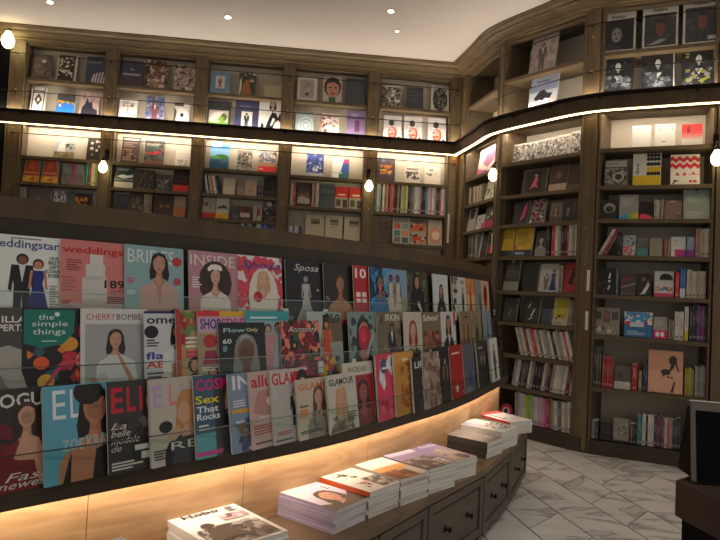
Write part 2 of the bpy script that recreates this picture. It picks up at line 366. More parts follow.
for k, u, v in [(2, 520, 123), (2, 563, 108), (3, 609, 101), (3, 702, 93)]:
    h_ = hit(k, u, v); q = min(offs(CURVE, .115), key=lambda c: (c-V2(h_.x, h_.y)).length); hooks.append(q)
for q in hooks:
    m = MB(); c = W(q.x, q.y, 1.475); m.lathe([(.004, .0), (.008, .004), (.008, .022), (.014, .03), (.014, .036)], 10, c-Vector((0, 0, .02))); m.build('rail_hook', 'metal', band, True)
# ================= bookcases =================
BAYS = [  # name, facet, left plan point, right plan point, shelf heights (top ones first), side dark
 ('leftmost back bookcase', 0, bk(-3.223), bk(-2.497), [1.845, 1.11, .866, .62, .37, .12, -.13, -.40, -.70]),
 ('second back bookcase from left', 0, bk(-2.406), bk(-1.662), [1.845, 1.11, .866, .62, .37, .12, -.13, -.40, -.70]),
 ('middle back bookcase', 0, bk(-1.568), bk(-.833), [1.845, 1.11, .866, .627, .39, .12, -.13, -.40, -.70]),
 ('fourth back bookcase from left', 0, bk(-.737), bk(0), [1.845, 1.10, .80, .49, .24, 0, -.25, -.50, -.75]),
 ('last back bookcase before the corner', 0, bk(.10), bk(.837), [1.845, 1.10, .795, .487, .24, 0, -.25, -.50, -.75]),
 ('narrow corner bookcase', 1, V2(.975, 5.962), V2(1.131, 5.272), [1.843, 1.13, .872, .618, .36, .08, -.18, -.45, -.70]),
 ('angled right bookcase', 2, V2(1.138, 5.173), V2(1.619, 4.582), [1.845, 1.13, .856, .612, .347, .063, -.19, -.454, -.708]),
 ('rightmost tall bookcase', 3, V2(1.700, 4.477), V2(2.392, 4.18), [1.845, 1.13, .854, .612, .347, .063, -.232, -.610]),
]
DEP = .26
BF = []
for bi, (nm, k, L, R_, lv) in enumerate(BAYS):
    mat = frame(W(L.x, L.y, -EYE), (R_-L).to_3d()); BF.append(mat); wd = (R_-L).length*S; dp = (DEP if k else .115)*S; iL, iR = {0: (0, 0), 1: (0, .03), 2: (.07, .075), 3: (.075, .03)}[k]
    lab = {0: 'leftmost dark wooden built-in bookcase on the back wall, by the black column', 1: 'second dark wooden built-in bookcase from left on the back wall', 2: 'middle wooden built-in bookcase of the five on the back wall',
           3: 'fourth wooden built-in bookcase on the back wall, with three cream books low down', 4: 'back wall bookcase beside the corner with a full row of spines',
           5: 'narrow steeply angled bookcase right of the room corner', 6: 'dark wooden bookcase angled between corner and rightmost bays', 7: 'rightmost tall wooden bookcase with large salmon picture on a shelf'}[bi]
    r = empty('bookcase', mat, lab, 'bookcase', 'built-in bookcases')
    zt = (2.185+EYE)*S; z0 = .012
    def panel(x0, x1, xb0, xb1, za, zb, nm_, mt, y0=0.0, y1=None):
        y1 = dp if y1 is None else y1; m = MB()
        m.hexa([(x0, y0, za), (x1, y0, za), (xb1, y1, za), (xb0, y1, za), (x0, y0, zb), (x1, y0, zb), (xb1, y1, zb), (xb0, y1, zb)]); return m.build(nm_, mt, r)
    t_ = .018
    panel(0, t_, iL, iL+t_, z0, zt, 'side_panel', 'shelfwood'); panel(wd-t_, wd, wd-iR-t_, wd-iR, z0, zt, 'side_panel', 'shelfwood')
    panel(iL, wd-iR, iL, wd-iR, z0, zt, 'back_panel', 'backp', dp, dp+.012)
    for z in lv+[-.985]:
        zz = (z+EYE)*S; f_ = dp-.002; panel(t_, wd-t_, iL+t_, wd-iR-t_, zz-.034, zz, 'shelf', 'shelfwood', .004, f_)
    for z in (1.43, 1.50, 2.18):
        zz = (z+EYE)*S; panel(t_, wd-t_, iL+t_, wd-iR-t_, zz-.03, zz, 'fixed_rail', 'shelfwood', .004, dp-.002)
    for z in (1.43,):
        zz = (z+EYE)*S-.03; panel(t_, wd-t_, t_, wd-t_, zz-(.030 if k else .016), zz-.0005, 'rail_lip', 'shelfwood', .004, .012); panel(t_+.01, wd-t_-.01, t_+.01, wd-t_-.01, zz-.007, zz-.001, 'shelf_light', 'led4', .022, .040)
# posts between the bookcases
def post(a, b, lab, proud=.012, dep=.09, mat='postwood', lamp=False, ztop=2.175, studs=True):
    m4 = frame(W(a.x, a.y, -EYE), (b-a).to_3d()); wd = (b-a).length*S
    r = empty('bookcase_post', m4, lab, 'post', 'posts between the bookcases')
    m = MB(); zt = (ztop+EYE)*S; pr = proud*S; m.box((.001, -pr, .02), (wd-.001, dep*S, zt)); m.build('post_board', mat, r)
    m = MB(); m.box((.001, -pr-.008, .02), (.016, -pr+.001, zt)); m.build('edge_strip', 'postwood', r); m = MB(); m.box((wd-.016, -pr-.008, .02), (wd-.001, -pr+.001, zt)); m.build('edge_strip', 'postwood', r)
    if studs:
        for z in (1.98, 1.72, 1.36, 1.06, .81, .55, .28, .02, -.24, -.5, -.76):
            m = MB(); m.lathe([(.006, 0), (.006, -.004), (.003, -.007), (.0005, -.008)], 10, (wd/2, -pr, (z+EYE)*S), 'y'); m.build('stud', 'brass', r, True)
    return m4, wd
post(bk(-3.36), bk(-3.223), 'wooden post at the far left end of the back bookcases', dep=.26)
PX = [(-2.497, -2.406), (-1.662, -1.568), (-.833, -.737), (0, .10)]
PD = ['first', 'second', 'third', 'fourth']
for (a, b), n in zip(PX, PD): post(bk(a), bk(b), f'{n} wooden post from left between two back bookcases', dep=.26)
post(bk(.837), bk(.93), 'wooden post in the inner corner of the room', dep=.26)
post(V2(.948, 6.06), V2(.972, 5.975), 'slim wooden post right of the inner corner')
post(V2(1.133, 5.266), V2(1.137, 5.179), 'wooden post between the narrow corner bookcase and the angled one', dep=.06)
post(V2(1.624, 4.575), V2(1.695, 4.484), 'wooden post left of the rightmost tall bookcase', dep=.08)
post(V2(2.400, 4.178), V2(2.52, 4.13), 'wooden post at the right edge of the rightmost bookcase', dep=.2)
# the dark column at the far left
m = MB(); q = bk(-3.37, .02); q2 = bk(-3.75, .02); q3 = bk(-3.75, -.26); q4 = bk(-3.37, -.26)
m.hexa([W(p.x, p.y, -EYE) for p in (q2, q, q4, q3)]+[W(p.x, p.y, 2.175) for p in (q2, q, q4, q3)])
tag(m.build('trim_2', 'black'), kind='structure')
m = MB(); m.box(W(-3.95, 3.2, -EYE), W(-3.85, 6.2, 2.28)); tag(m.build('wall_left', 'wall'), kind='structure')
# thin steel rods in front of the shelves
def tube(path3, r, seg=8):
    m = MB(); secs = []
    for i, p in enumerate(path3):
        d = (path3[min(i+1, len(path3)-1)]-path3[max(i-1, 0)]).normalized(); sd = d.cross(Vector((0, 0, 1))).normalized(); up = sd.cross(d)
        secs.append([p+sd*r*math.cos(2*math.pi*k/seg)+up*r*math.sin(2*math.pi*k/seg) for k in range(seg)])
    return m.sweep(secs)
for z, lab, full in ((2.05, 'topmost thin steel rod in front of the upper bookshelves', True), (1.695, 'lower thin steel rod in front of the upper bookshelves', True), (1.305, 'thin steel rod across the brightly lit shelf on the back wall', False)):
    r = empty('guard_rod', Matrix(), lab, 'rod', 'steel rods along the bookcases')
    path = offs(WALLPATH, .05) if full else [bk(-3.3, .05), bk(-1, .05), bk(.9, .05)]
    tube([W(p.x, p.y, z) for p in path], .0048).build('rod', 'rod', r, True)
    for q in [bk((a+b)/2, .0) for a, b in PX]+[bk(-3.29)]+([bk(.885)] if not full else [bk(.885), V2(1.135, 5.225), V2(1.66, 4.53), V2(2.46, 4.155)]):
        n = -DN if q.x < .9 else (Vector((-.97, -.24, 0)) if q.x < 1.2 else Vector((-.7, -.7, 0)) if q.x < 2 else Vector((-.4, -.9, 0)))
        n = n.normalized(); a = W(q.x, q.y, z)
        mm = MB(); mm.lathe([(.009, .0), (.009, .014), (.004, .016), (.004, .052), (.008, .055), (.008, .066), (.001, .067)], 10); mm.v = [tuple(a+Matrix.Translation((0, 0, 0))@(n.to_track_quat('Z', 'Y')@Vector(v))) for v in mm.v]
        mm.build('bracket', 'metal', r, True)
# globe-bulb wall lamps on some of the posts
def lamp(k, u, v, base, n, lab, r_=.046, z=None):
    h_ = hit(k, u, v); z = h_.z if z is None else z; n = Vector(n).normalized()
    kk = r_/.03; c = W(*(h_*.978)) ; m4 = Matrix.Translation(c); r = empty('wall_lamp', m4, lab, 'lamp', 'bulb lamps on the bookcase posts')
    m = MB(); m.lathe([(a*kk, b*kk) for a, b in [(.001, -.042), (.012, -.039), (.024, -.028), (.03, -.008), (.029, .008), (.02, .026), (.013, .038), (.0125, .046)]], 20); m.build('bulb', 'bulb', r, True)
    m = MB(); m.lathe([(.014*kk, .042*kk), (.017*kk, .046*kk), (.017, .095), (.012, .1), (.012, .105)], 16); m.build('socket', 'metal', r, True)
    m = MB(); pts = [Vector((0, 0, .10)), Vector((0, 0, .125))-n*.01, Vector((0, 0, .14))-n*.05, Vector((0, 0, .145))-n*.11]
    secs = []
    for i, p in enumerate(pts):
        d = (pts[min(i+1, 3)]-pts[max(i-1, 0)]).normalized(); sd = d.cross(Vector((n.y, -n.x, .01))).normalized(); up = sd.cross(d); secs.append([p+.008*(sd*math.cos(a*.785)+up*math.sin(a*.785)) for a in range(8)])
    m.sweep(secs).build('arm', 'metal', r, True)
    m = MB(); m.box((-.022, -.004, .10), (.022, .004, .22)); q = (-n).to_track_quat('Y', 'Z'); m.v = [tuple(q@Vector(v)-n*.108) for v in m.v]; m.build('backplate', 'metal', r)
    l = bpy.data.lights.new('bulb_glow', 'POINT'); l.energy = 2.2; l.color = (1, .78, .45); l.shadow_soft_size = .03; lo = bpy.data.objects.new('bulb_glow', l); COL.objects.link(lo); lo.location = c+n*.05
lamp(0, 103, 167, bk(-2.4515), -DN, 'glowing bulb lamp on the first post from left')
lamp(0, 369, 186, bk(.05), -DN, 'glowing bulb lamp on the post left of the row of upright spines')
lamp(1, 493, 175, V2(1.135, 5.222), (-.95, -.3, 0), 'glowing bulb lamp on post beside the narrow corner bookcase', z=1.0)
lamp(3, 717, 158, V2(2.46, 4.155), (-.4, -.9, 0), 'glowing bulb lamp cut by the right edge of the picture', z=1.05)
lamp(0, 8, 40, bk(-3.40), -DN, 'bright bulb lamp beside the cornice in the upper left corner', .066)
lamp(0, 3, 12, bk(-3.43, .35), -DN, 'bright bulb lamp touching the upper left edge of the picture', .07)
# white category strips on the posts' edges
for k, u0, v0, v1, lab in [(0, 447, 214, 243, 'small blank white strip at the right end of the full spine row'), (0, 459.5, 188, 204, 'small blank white strip on the inner corner post'), (1, 494, 234, 253, 'small blank white strip on the post right of the narrow corner bookcase'), (3, 588, 270, 291, 'upper blank white strip on the rightmost bookcase'), (3, 586.5, 311, 330, 'lower blank white strip on the rightmost bookcase')]:
    a, b = hit(k, u0, v0), hit(k, u0, v1); d = {0: DX, 1: Vector((.22, -.975, 0)), 3: Vector((.92, -.39, 0))}[k]
    m = MB(); m.box((-.012, -.004, 0), (.012, 0, (a.z-b.z)*S)); n = Vector((d.y, -d.x, 0))
    o = m.build('shelf_label', 'sign'); o.matrix_world = frame(W(b.x+n.x*.022, b.y+n.y*.022, b.z), d); tag(o, lab, 'shelf label', 'blank strips on the bookcases')
# ================= magazine rack =================
def resample(pts, n):
    d = [0]
    for a, b in zip(pts, pts[1:]): d.append(d[-1]+(b-a).length)
    out = []; j = 0
    for i in range(n+1):
        s = d[-1]*i/n
        while j < len(d)-2 and d[j+1] < s: j += 1
        out.append(pts[j].lerp(pts[j+1], (s-d[j])/(d[j+1]-d[j])))
    return out
def smooth(p, it=30):
    for _ in range(it): p = [p[0]]+[(p[i-1]+2*p[i]+p[i+1])/4 for i in range(1, len(p)-1)]+[p[-1]]
    return p
NB = 96
BP = smooth(resample(catmull([V2(-1.02, 1.16), V2(-.784, 1.41), V2(-.626, 1.57), V2(-.427, 1.77), V2(-.17, 2.04), V2(.01, 2.25), V2(.195, 2.53), V2(.378, 2.79), V2(.548, 3.08), V2(.773, 3.54), V2(.987, 4.0)], 8), NB))
TP = smooth(resample(catmull([V2(-1.17, 1.36), V2(-.944, 1.593), V2(-.73, 1.72), V2(-.543, 1.93), V2(-.292, 2.193), V2(.007, 2.5), V2(.25, 2.84), V2(.47, 3.24), V2(.852, 4.055)], 8), NB))
def RP(t, o, z):     # t 0..1 along the rack, o 0 front edge .. 1 top edge, z height
    i = min(NB-1, max(0, int(t*NB))); f = t*NB-i
    p = BP[i].lerp(BP[i+1], f).lerp(TP[i].lerp(TP[i+1], f), o); return Vector((p.x, p.y, z))
def rsweep(prof, name, mat, parent, t0=0.0, t1=1.0, n=60, smooth_=False):
    m = MB(); secs = []
    for i in range(n+1):
        t = t0+(t1-t0)*i/n
        nb = (RP(min(1, t+.01), 0, 0)-RP(max(0, t-.01), 0, 0)).normalized(); nn = Vector((nb.y, -nb.x, 0))
        secs.append([W(*(RP(t, p[0], p[1])+nn*(p[2] if len(p) > 2 else 0))) for p in prof])
    m.sweep(secs); return m.build(name, mat, parent, smooth_)
rack = empty('magazine_rack', Matrix(), 'long curved dark wooden magazine rack with three tiers of covers', 'magazine rack')
TIER = [(0.05, -.500, .26, .0), (.40, -.312, .58, .0), (.70, -.130, .86, .0)]   # o at foot, height of foot, o at top, extra
rsweep([(0, -.54), (0, -.50), (.9, -.50), (.9, -.52), (.05, -.52), (.05, -.54)], 'bottom_ledge', 'dark', rack)
rsweep([(.19, -.5), (.36, -.34), (.35, -.34), (.35, -.312), (.70, -.312), (.70, -.34), (.6, -.5)], 'tier_step', 'dark', rack)
rsweep([(.54, -.312), (.67, -.16), (.66, -.16), (.66, -.13), (.95, -.13), (.95, -.3)], 'tier_step', 'dark', rack)
rsweep([(.83, -.13), (.98, .085), (1.05, .10), (1.05, -.13)], 'back_board', 'dark', rack)
rsweep([(.98, .085), (.95, .145), (.97, .15), (1.10, .15), (1.10, .085)], 'cove_board', 'dark', rack)
rsweep([(.94, .145), (.96, .20), (1.18, .20), (1.18, .145)], 'top_fascia', 'walnut', rack)
# raised lip in clear acrylic before each tier, with thin bright top edge
for (o, z, o2, ex) in TIER:
    o = o-.04
    rsweep([(o, z, .012), (o+.02, z+.085, .014), (o+.02, z+.085, .012), (o, z, .010)], 'clear_lip', 'acryl', rack)
    rsweep([(o+.02, z+.085, .0145), (o+.02, z+.0875, .0145), (o+.02, z+.0875, .0115), (o+.02, z+.085, .0115)], 'lip_edge', 'edge', rack)
rsweep([(.07, -.526), (.07, -.521), (.17, -.521), (.17, -.526)], 'light_strip', 'led3', rack)
rsweep([(.9, -.54), (.9, -.752), (1.0, -.752), (1.0, -.54)], 'rear_board', 'dark', rack)
ep = MB()  # end cheek of the rack
e0 = [RP(1, 0, -.54), RP(1, 0, -.5), RP(1, .33, -.3), RP(1, .64, -.105), RP(1, .94, .12), RP(1, .96, .2), RP(1, 1.18, .2), RP(1, 1.1, -.54)]
dxy = (BP[-1]-BP[-2]).normalized()
ep.sweep([[W(p.x+dxy.x*k, p.y+dxy.y*k, p.z) for p in e0] for k in (.001, .018)]); ep.build('end_cheek', 'dark', rack)
# ================= low cabinets under the rack =================
ZCT = -.755
FR = [V2(-.86, .80), V2(-.52, 1.21), V2(-.20, 1.60), V2(.10, 2.03), V2(.293, 2.32), V2(.588, 2.75), V2(.815, 3.19), V2(1.048, 3.735)]
def bpath(p): # nearest back-panel point (junction line): rack path pushed slightly back
    return min(range(len(BP)), key=lambda i: (BP[i]-p).length)
BKP = []
for i, p in enumerate(FR):
    if i == len(FR)-1: j = NB
    else: j = bpath(p)
    q = RP(j/NB, .36, 0); BKP.append(V2(q.x, q.y))
wt = MB(); FRo = offs(FR, .012)
wt.sweep([[W(a.x, a.y, ZCT-.028), W(a.x, a.y, ZCT), W(b.x, b.y, ZCT), W(b.x, b.y, ZCT-.028)] for a, b in zip(FRo, BKP)])
tag(wt.build('worktop', 'top', bevel=.002), 'dark wooden worktop along the cabinets, carrying the magazine stacks', 'worktop')
cabn = ['at the very left, below the picture', 'below the left stacks, outside the picture', 'under the black-and-white magazine stack', 'under the pastel magazine stack', 'under the orange and white magazine stacks', 'with two knobs under the purple magazines', 'with two knobs under the grey stack', 'at the far end beside the marble floor']
for i in range(1, len(FR)-1):
    a, b = FR[i], FR[i+1]; c, d = BKP[i], BKP[i+1]; ln = (b-a).length*S
    mt4 = frame(W(a.x, a.y, -EYE), (b-a).to_3d()); inv = mt4.inverted()
    r = empty('cabinet', mt4, f'low grey-brown wooden cabinet {cabn[i+1]}', 'cabinet', 'low cabinets under the magazine rack')
    H = (ZCT-.028+EYE)*S
    P3 = [inv@W(p.x, p.y, -EYE) for p in (a, b, d, c)]
    P3[2] = P3[2].lerp(P3[1], .08); P3[3] = P3[3].lerp(P3[0], .08)
    m = MB(); m.hexa([(p.x, p.y+(.014 if k < 2 else 0), .05) for k, p in enumerate(P3)]+[(p.x, p.y+(.014 if k < 2 else 0), H-.0005) for k, p in enumerate(P3)]); m.build('body', 'cab', r)
    m = MB(); m.hexa([(P3[0].x+.01, .03, .001), (P3[1].x-.01, .03, .001), (P3[2].x, P3[2].y, .001), (P3[3].x, P3[3].y, .001), (P3[0].x+.01, .03, .05), (P3[1].x-.01, .03, .05), (P3[2].x, P3[2].y, .05), (P3[3].x, P3[3].y, .05)]); m.build('plinth', 'black', r)
    m = MB(); x0, x1, z0, z1, fw = .006, ln-.006, .055, H-.008, .04
    m.box((x0, 0, z0), (x1, .013, z1))
    for bx in (((x0, -.010, z0), (x0+fw, .0, z1)), ((x1-fw, -.010, z0), (x1, .0, z1)), ((x0+fw, -.010, z0), (x1-fw, .0, z0+fw)), ((x0+fw, -.010, z1-fw), (x1-fw, .0, z1))): m.box(*bx)
    m.box((x0+fw+.012, -.004, z0+fw+.012), (x1-fw-.012, 0, z1-fw-.012))
    dr = m.build('drawer', 'cab', r, bevel=.0015)
    for fx in (.3, .7):
        m = MB(); m.lathe([(.016, -.001), (.016, -.004), (.005, -.006), (.005, -.016), (.012, -.020), (.014, -.026), (.011, -.031), (.001, -.033)], 16, (x0+(x1-x0)*fx, -.004, (z0+z1)/2), 'y'); m.build('knob', 'metal', dr, True)
# oak panels rising from the worktop to the ledge
seams = [0.0, .16, .30, .475, .62, .79, 1.0]
for i in range(6):
    o_ = []; m = MB(); n = 12
    for j in range(n+1):
        t = seams[i]+(seams[i+1]-seams[i])*j/n+(.0003 if j == 0 else -.0003 if j == n else 0); a, b = RP(t, .33, 0), RP(t, .42, 0); o_.append([W(a.x, a.y, ZCT+.001), W(a.x, a.y, -.522), W(b.x, b.y, -.522), W(b.x, b.y, ZCT+.001)])
    m.sweep(o_); m.build('oak_panel', 'oak', rack)
# ================= magazines =================
MW, MH = .225, .278
def tpos(u, o, z):     # position along the rack that sits in line with column u of the photograph
    lo, hi = 0.0, 1.0
    for _ in range(40):
        md = (lo+hi)/2; p = RP(md, o, z)
        if proj(p.x, p.y, p.z)[0] < u: lo = md
        else: hi = md
    return lo
GR = {0: 'magazines on the bottom tier of the rack', 1: 'magazines on the middle tier of the rack', 2: 'magazines on the top tier of the rack'}
def magazine(row, u, art, bg, label, hh=1.0, ww=1.0, thick=.005, front=.0, pages='e8e4da', spine=None, tilt=0.0, copies=1, rise=0.0, yaw=.10):
    o, z, o2, ex = TIER[row]; h = MH*hh; w_ = MW*ww; zt = z+h/S*.985
    t = tpos(u, o2, zt); foot = RP(t, o, z); top = RP(t, o2, z+MH/S)
    e = 0.075; tb = min(1.0, t+e) ; ta = t
    if t+e > 1: ta = 1-e; 
    d = RP(tb, o, 0)-RP(ta, o, 0); x = d.normalized(); nn = Vector((x.y, -x.x, 0))
    ln = math.atan2(max(.02, (top-foot).dot(-nn)), MH/S)
    ang = -yaw; x2 = Vector((x.x*math.cos(ang)-x.y*math.sin(ang), x.x*math.sin(ang)+x.y*math.cos(ang), 0))
    x2 = Vector((x.x*math.cos(yaw)-x.y*math.sin(yaw), x.x*math.sin(yaw)+x.y*math.cos(yaw), 0))   # left edge nearer the aisle
    m4 = frame(W(foot.x, foot.y, foot.z)+nn*(front+w_*math.sin(yaw))+Vector((0, 0, .0015+rise)), x2, ln, tilt)
    rec = None
    for c in range(copies):
        mb = MB(); g = .0012
        cover(mb, w_, h, g, bg, art, pages, spine, 0) if c == 0 else mb.box((0, 0, 0), (w_, g, h), hexc(bg))
        ob = mb.build('magazine', 'paper'); ob.matrix_world = m4@Matrix.Translation((.0025*c, (thick+.0016)*c, .003*(c % 2)))
        pg = MB(); P_ = hexc(pages); pg.box((.001, g, .001), (w_-.001, g+thick, h-.0012), P_, 0); pgo = pg.build('pages', 'matte', ob)
        if c == 0: tag(ob, label, 'magazine', GR[row])
        else: tag(ob, ('copy' if copies == 2 else ['', 'second copy', 'third copy', 'fourth copy'][c])+' directly behind the '+' '.join(label.split(' magazine')[0].split()[:9])+' magazine', 'magazine', GR[row])
    return ob
TXT = 'ddd'
M_ = magazine
# ---- top tier
R3 = [
 (-14, 'eef0ea', 'b 16 83 12 4a5c94 76 eddingstar;t 4 83 12 4a5c94 10 w;l 30 96 98 98 1 555;t 0 74 8 c46a5a 9 0;l 0 60 14 73 4 555;l 0 42 14 52 3 888;f 45 6 74 8a5a40 1a1a1a 17181c s;f 65 6 69 c98a68 2a1a14 1c2c7c g;b 79 74 4 444 13 OUR;b 78 69 4 444 15 BEST;b 79 64 4 444 14 GIFT;b 74 59 4 444 19 ICONS;b 78 54 4 333 15 EVER;l 80 20 93 46 9 999;r 22 6 100 7.5 7a8a7a', 'wedding magazine with suited man and woman in royal blue dress', {}),
 (61, 'd9817c', 'r 0 0 100 26 b9a6a2;e 50 8 62 14 c8bab6;r 30 28 66 56 d2cdca;e 48 28 18 3 bfb8b4;r 35 56 63 72 dbd6d2;r 41 72 60 84 e0dcd8;e 48 56 14 2.4 c5bfba;b 2 82 11 c8202c 88 weddings;l 8 64 30 78 5 9b4a48;l 3 40 24 58 5 b06a64;b 62 44 10 1a1a1a 30 189;t 72 40 3 333 20 Creative;t 70 36 3 333 22 Ideas;l 66 26 92 35 4 444;l 3 25 20 30 2 8a3a38', 'pink wedding magazine with tall white tiered cake'),
 (125, '8fb3b4', 't 5 78 17 dfe8e6 78 BRIDES;w 57 78 13 c8957a 1a1210 c9a49a;p c9a49a 20 0 30 34 45 45 57 40 70 46 92 30 100 0;p c08a70 52 46 57 24 62 46;l 4 52 18 60 3 d84a94;l 4 36 18 44 3 d8e8e8;r 0 10 60 17 d83a8c;e 84 12 12 9 1c2c50;t 78 13 4 dfe6ee 12 OK;e 88 82 9 6 c0303c;e 88 56 7 5 b84a54;l 6 2 60 8 2 5a2a4a', 'pale teal bridal magazine with dark-haired woman in blush gown'),
 (188, 'c8909a', 'r 0 0 100 100 c08a92;t 3 80 15 e6dcda 90 INSIDE;e 52 58 34 30 3a2822;w 52 66 12 d8a890 2e201c e6dcd4;e 52 79 13 4 eee6dc;e 40 76 4 3 f4ece4;e 62 77 4 3 f4ece4;p e6dcd4 24 0 30 30 46 38 60 38 78 28 84 0;l 6 50 26 66 5 e8d8d8;l 6 8 24 12 2 a03048', 'dusty pink magazine with long-haired woman wearing flower crown'),
 (237, 'e9e0de', 'm 0 0 100 100 60 31 d84a5c d84a5c;e 55 40 34 44 e8dcd0;w 55 66 12 dfae94 c8a078 ece2d8;i 6 78 15 3a4aa4 90 Sposa;e 42 40 10 8 b8202c;e 38 38 5 5 d8404c;m 40 2 78 22 10 12 2c5a34 e8e0d8;l 6 8 34 16 3 2a2a2a;l 70 4 94 20 5 a03040', 'red dotted bridal magazine with blonde bride and roses'),
 (284, '141518', 'i 22 80 14 d8d8d8 66 Sposa;f 52 4 74 9a9a98 2a2a2a b8b8b6 g;p a8a8a6 20 0 42 30 62 30 84 0;l 4 6 20 14 3 888;e 84 54 3 2 bbb', 'black bridal magazine with silvery gown and curled corner'),
 (322, '231a16', 'w 50 66 15 a8704e 2a1a12 b07c5a;p b07c5a 5 0 14 22 40 34 60 34 88 22 98 0;r 26 0 74 7 a02028;l 4 40 16 46 2 998', 'dark brown magazine with bare-shouldered woman'),
 (351, 'b81c26', 'r 0 0 100 100 b81c26;b 6 78 17 f2eee8 42 10;r 8 46 24 54 eadcd4;r 30 46 46 54 eadcd4;r 8 36 24 43 eadcd4;r 30 36 46 43 eadcd4;m 55 20 100 100 6 4 3a1018 c82834', 'bright red magazine with large white number ten'),
 (367, '1c2838', 'm 0 0 100 100 26 8 1f5f98 2f84c0 16304c 3a9ad0;w 42 72 14 8a6a5a 16161c 1f6fa8;m 34 46 64 70 5 3 d85a90 e06a50', 'deep blue floral fashion magazine'),
 (382, '7fa0bc', 'r 0 0 100 45 8a8a72;m 0 0 100 50 20 8 6e6e5a 9c9a80;f 32 8 82 6a4a38 1a1410 c8bea8 g;f 62 4 86 7a5540 1c1610 c2b8a2 g;l 30 46 62 56 2 a8a898', 'sky blue magazine with couple in cream tunics', {'ww': 1.05}),
 (406, '3a3a38', 'm 0 0 100 100 18 5 4a5a3c 6a7a56 5a4436;w 46 78 13 b88464 1c1210 15171c;p 15171c 10 0 20 60 40 66 60 66 80 60 84 0;p d8d8d4 44 36 52 42 68 22 62 20', 'woodland magazine with person in black coat'),
 (432, 'd4dadd', 'w 52 64 12 b88a72 14120f 2a2c30;p 23262b 24 0 30 40 44 48 60 48 74 40 78 0;m 36 10 66 34 6 2 c8505c 555;l 60 8 80 20 3 b04a50', 'pale grey magazine with dark-haired man in jacket'),
 (449, 'b9b9ac', 'm 0 0 100 100 40 9 2a2a28 55554e dcdcd0', 'black-and-cream patterned magazine'),
 (456, 'd5d7d0', 'b 20 84 9 3a4a44 50 OK;f 46 4 74 b08a70 3a2a20 2e3430 s', 'white magazine with slim standing figure'),
 (465, 'd88c4c', 'r 0 0 100 60 dcb888;f 42 4 80 b88060 4a2a18 a83028 g;m 0 70 100 100 6 3 e0a060', 'orange magazine with red dress'),
 (474, '8b95a0', 'f 50 4 84 b08a70 2a2220 4a5868 s;m 60 0 100 100 8 3 c8a078', 'grey-blue magazine with standing figure'),
 (480, 'd9b49c', 'e 50 60 26 30 a02018;e 50 66 14 15 5a1210;r 44 6 58 40 9a2a20;m 60 70 100 100 5 6 e09060', 'peach magazine with crimson oval figure'),
]
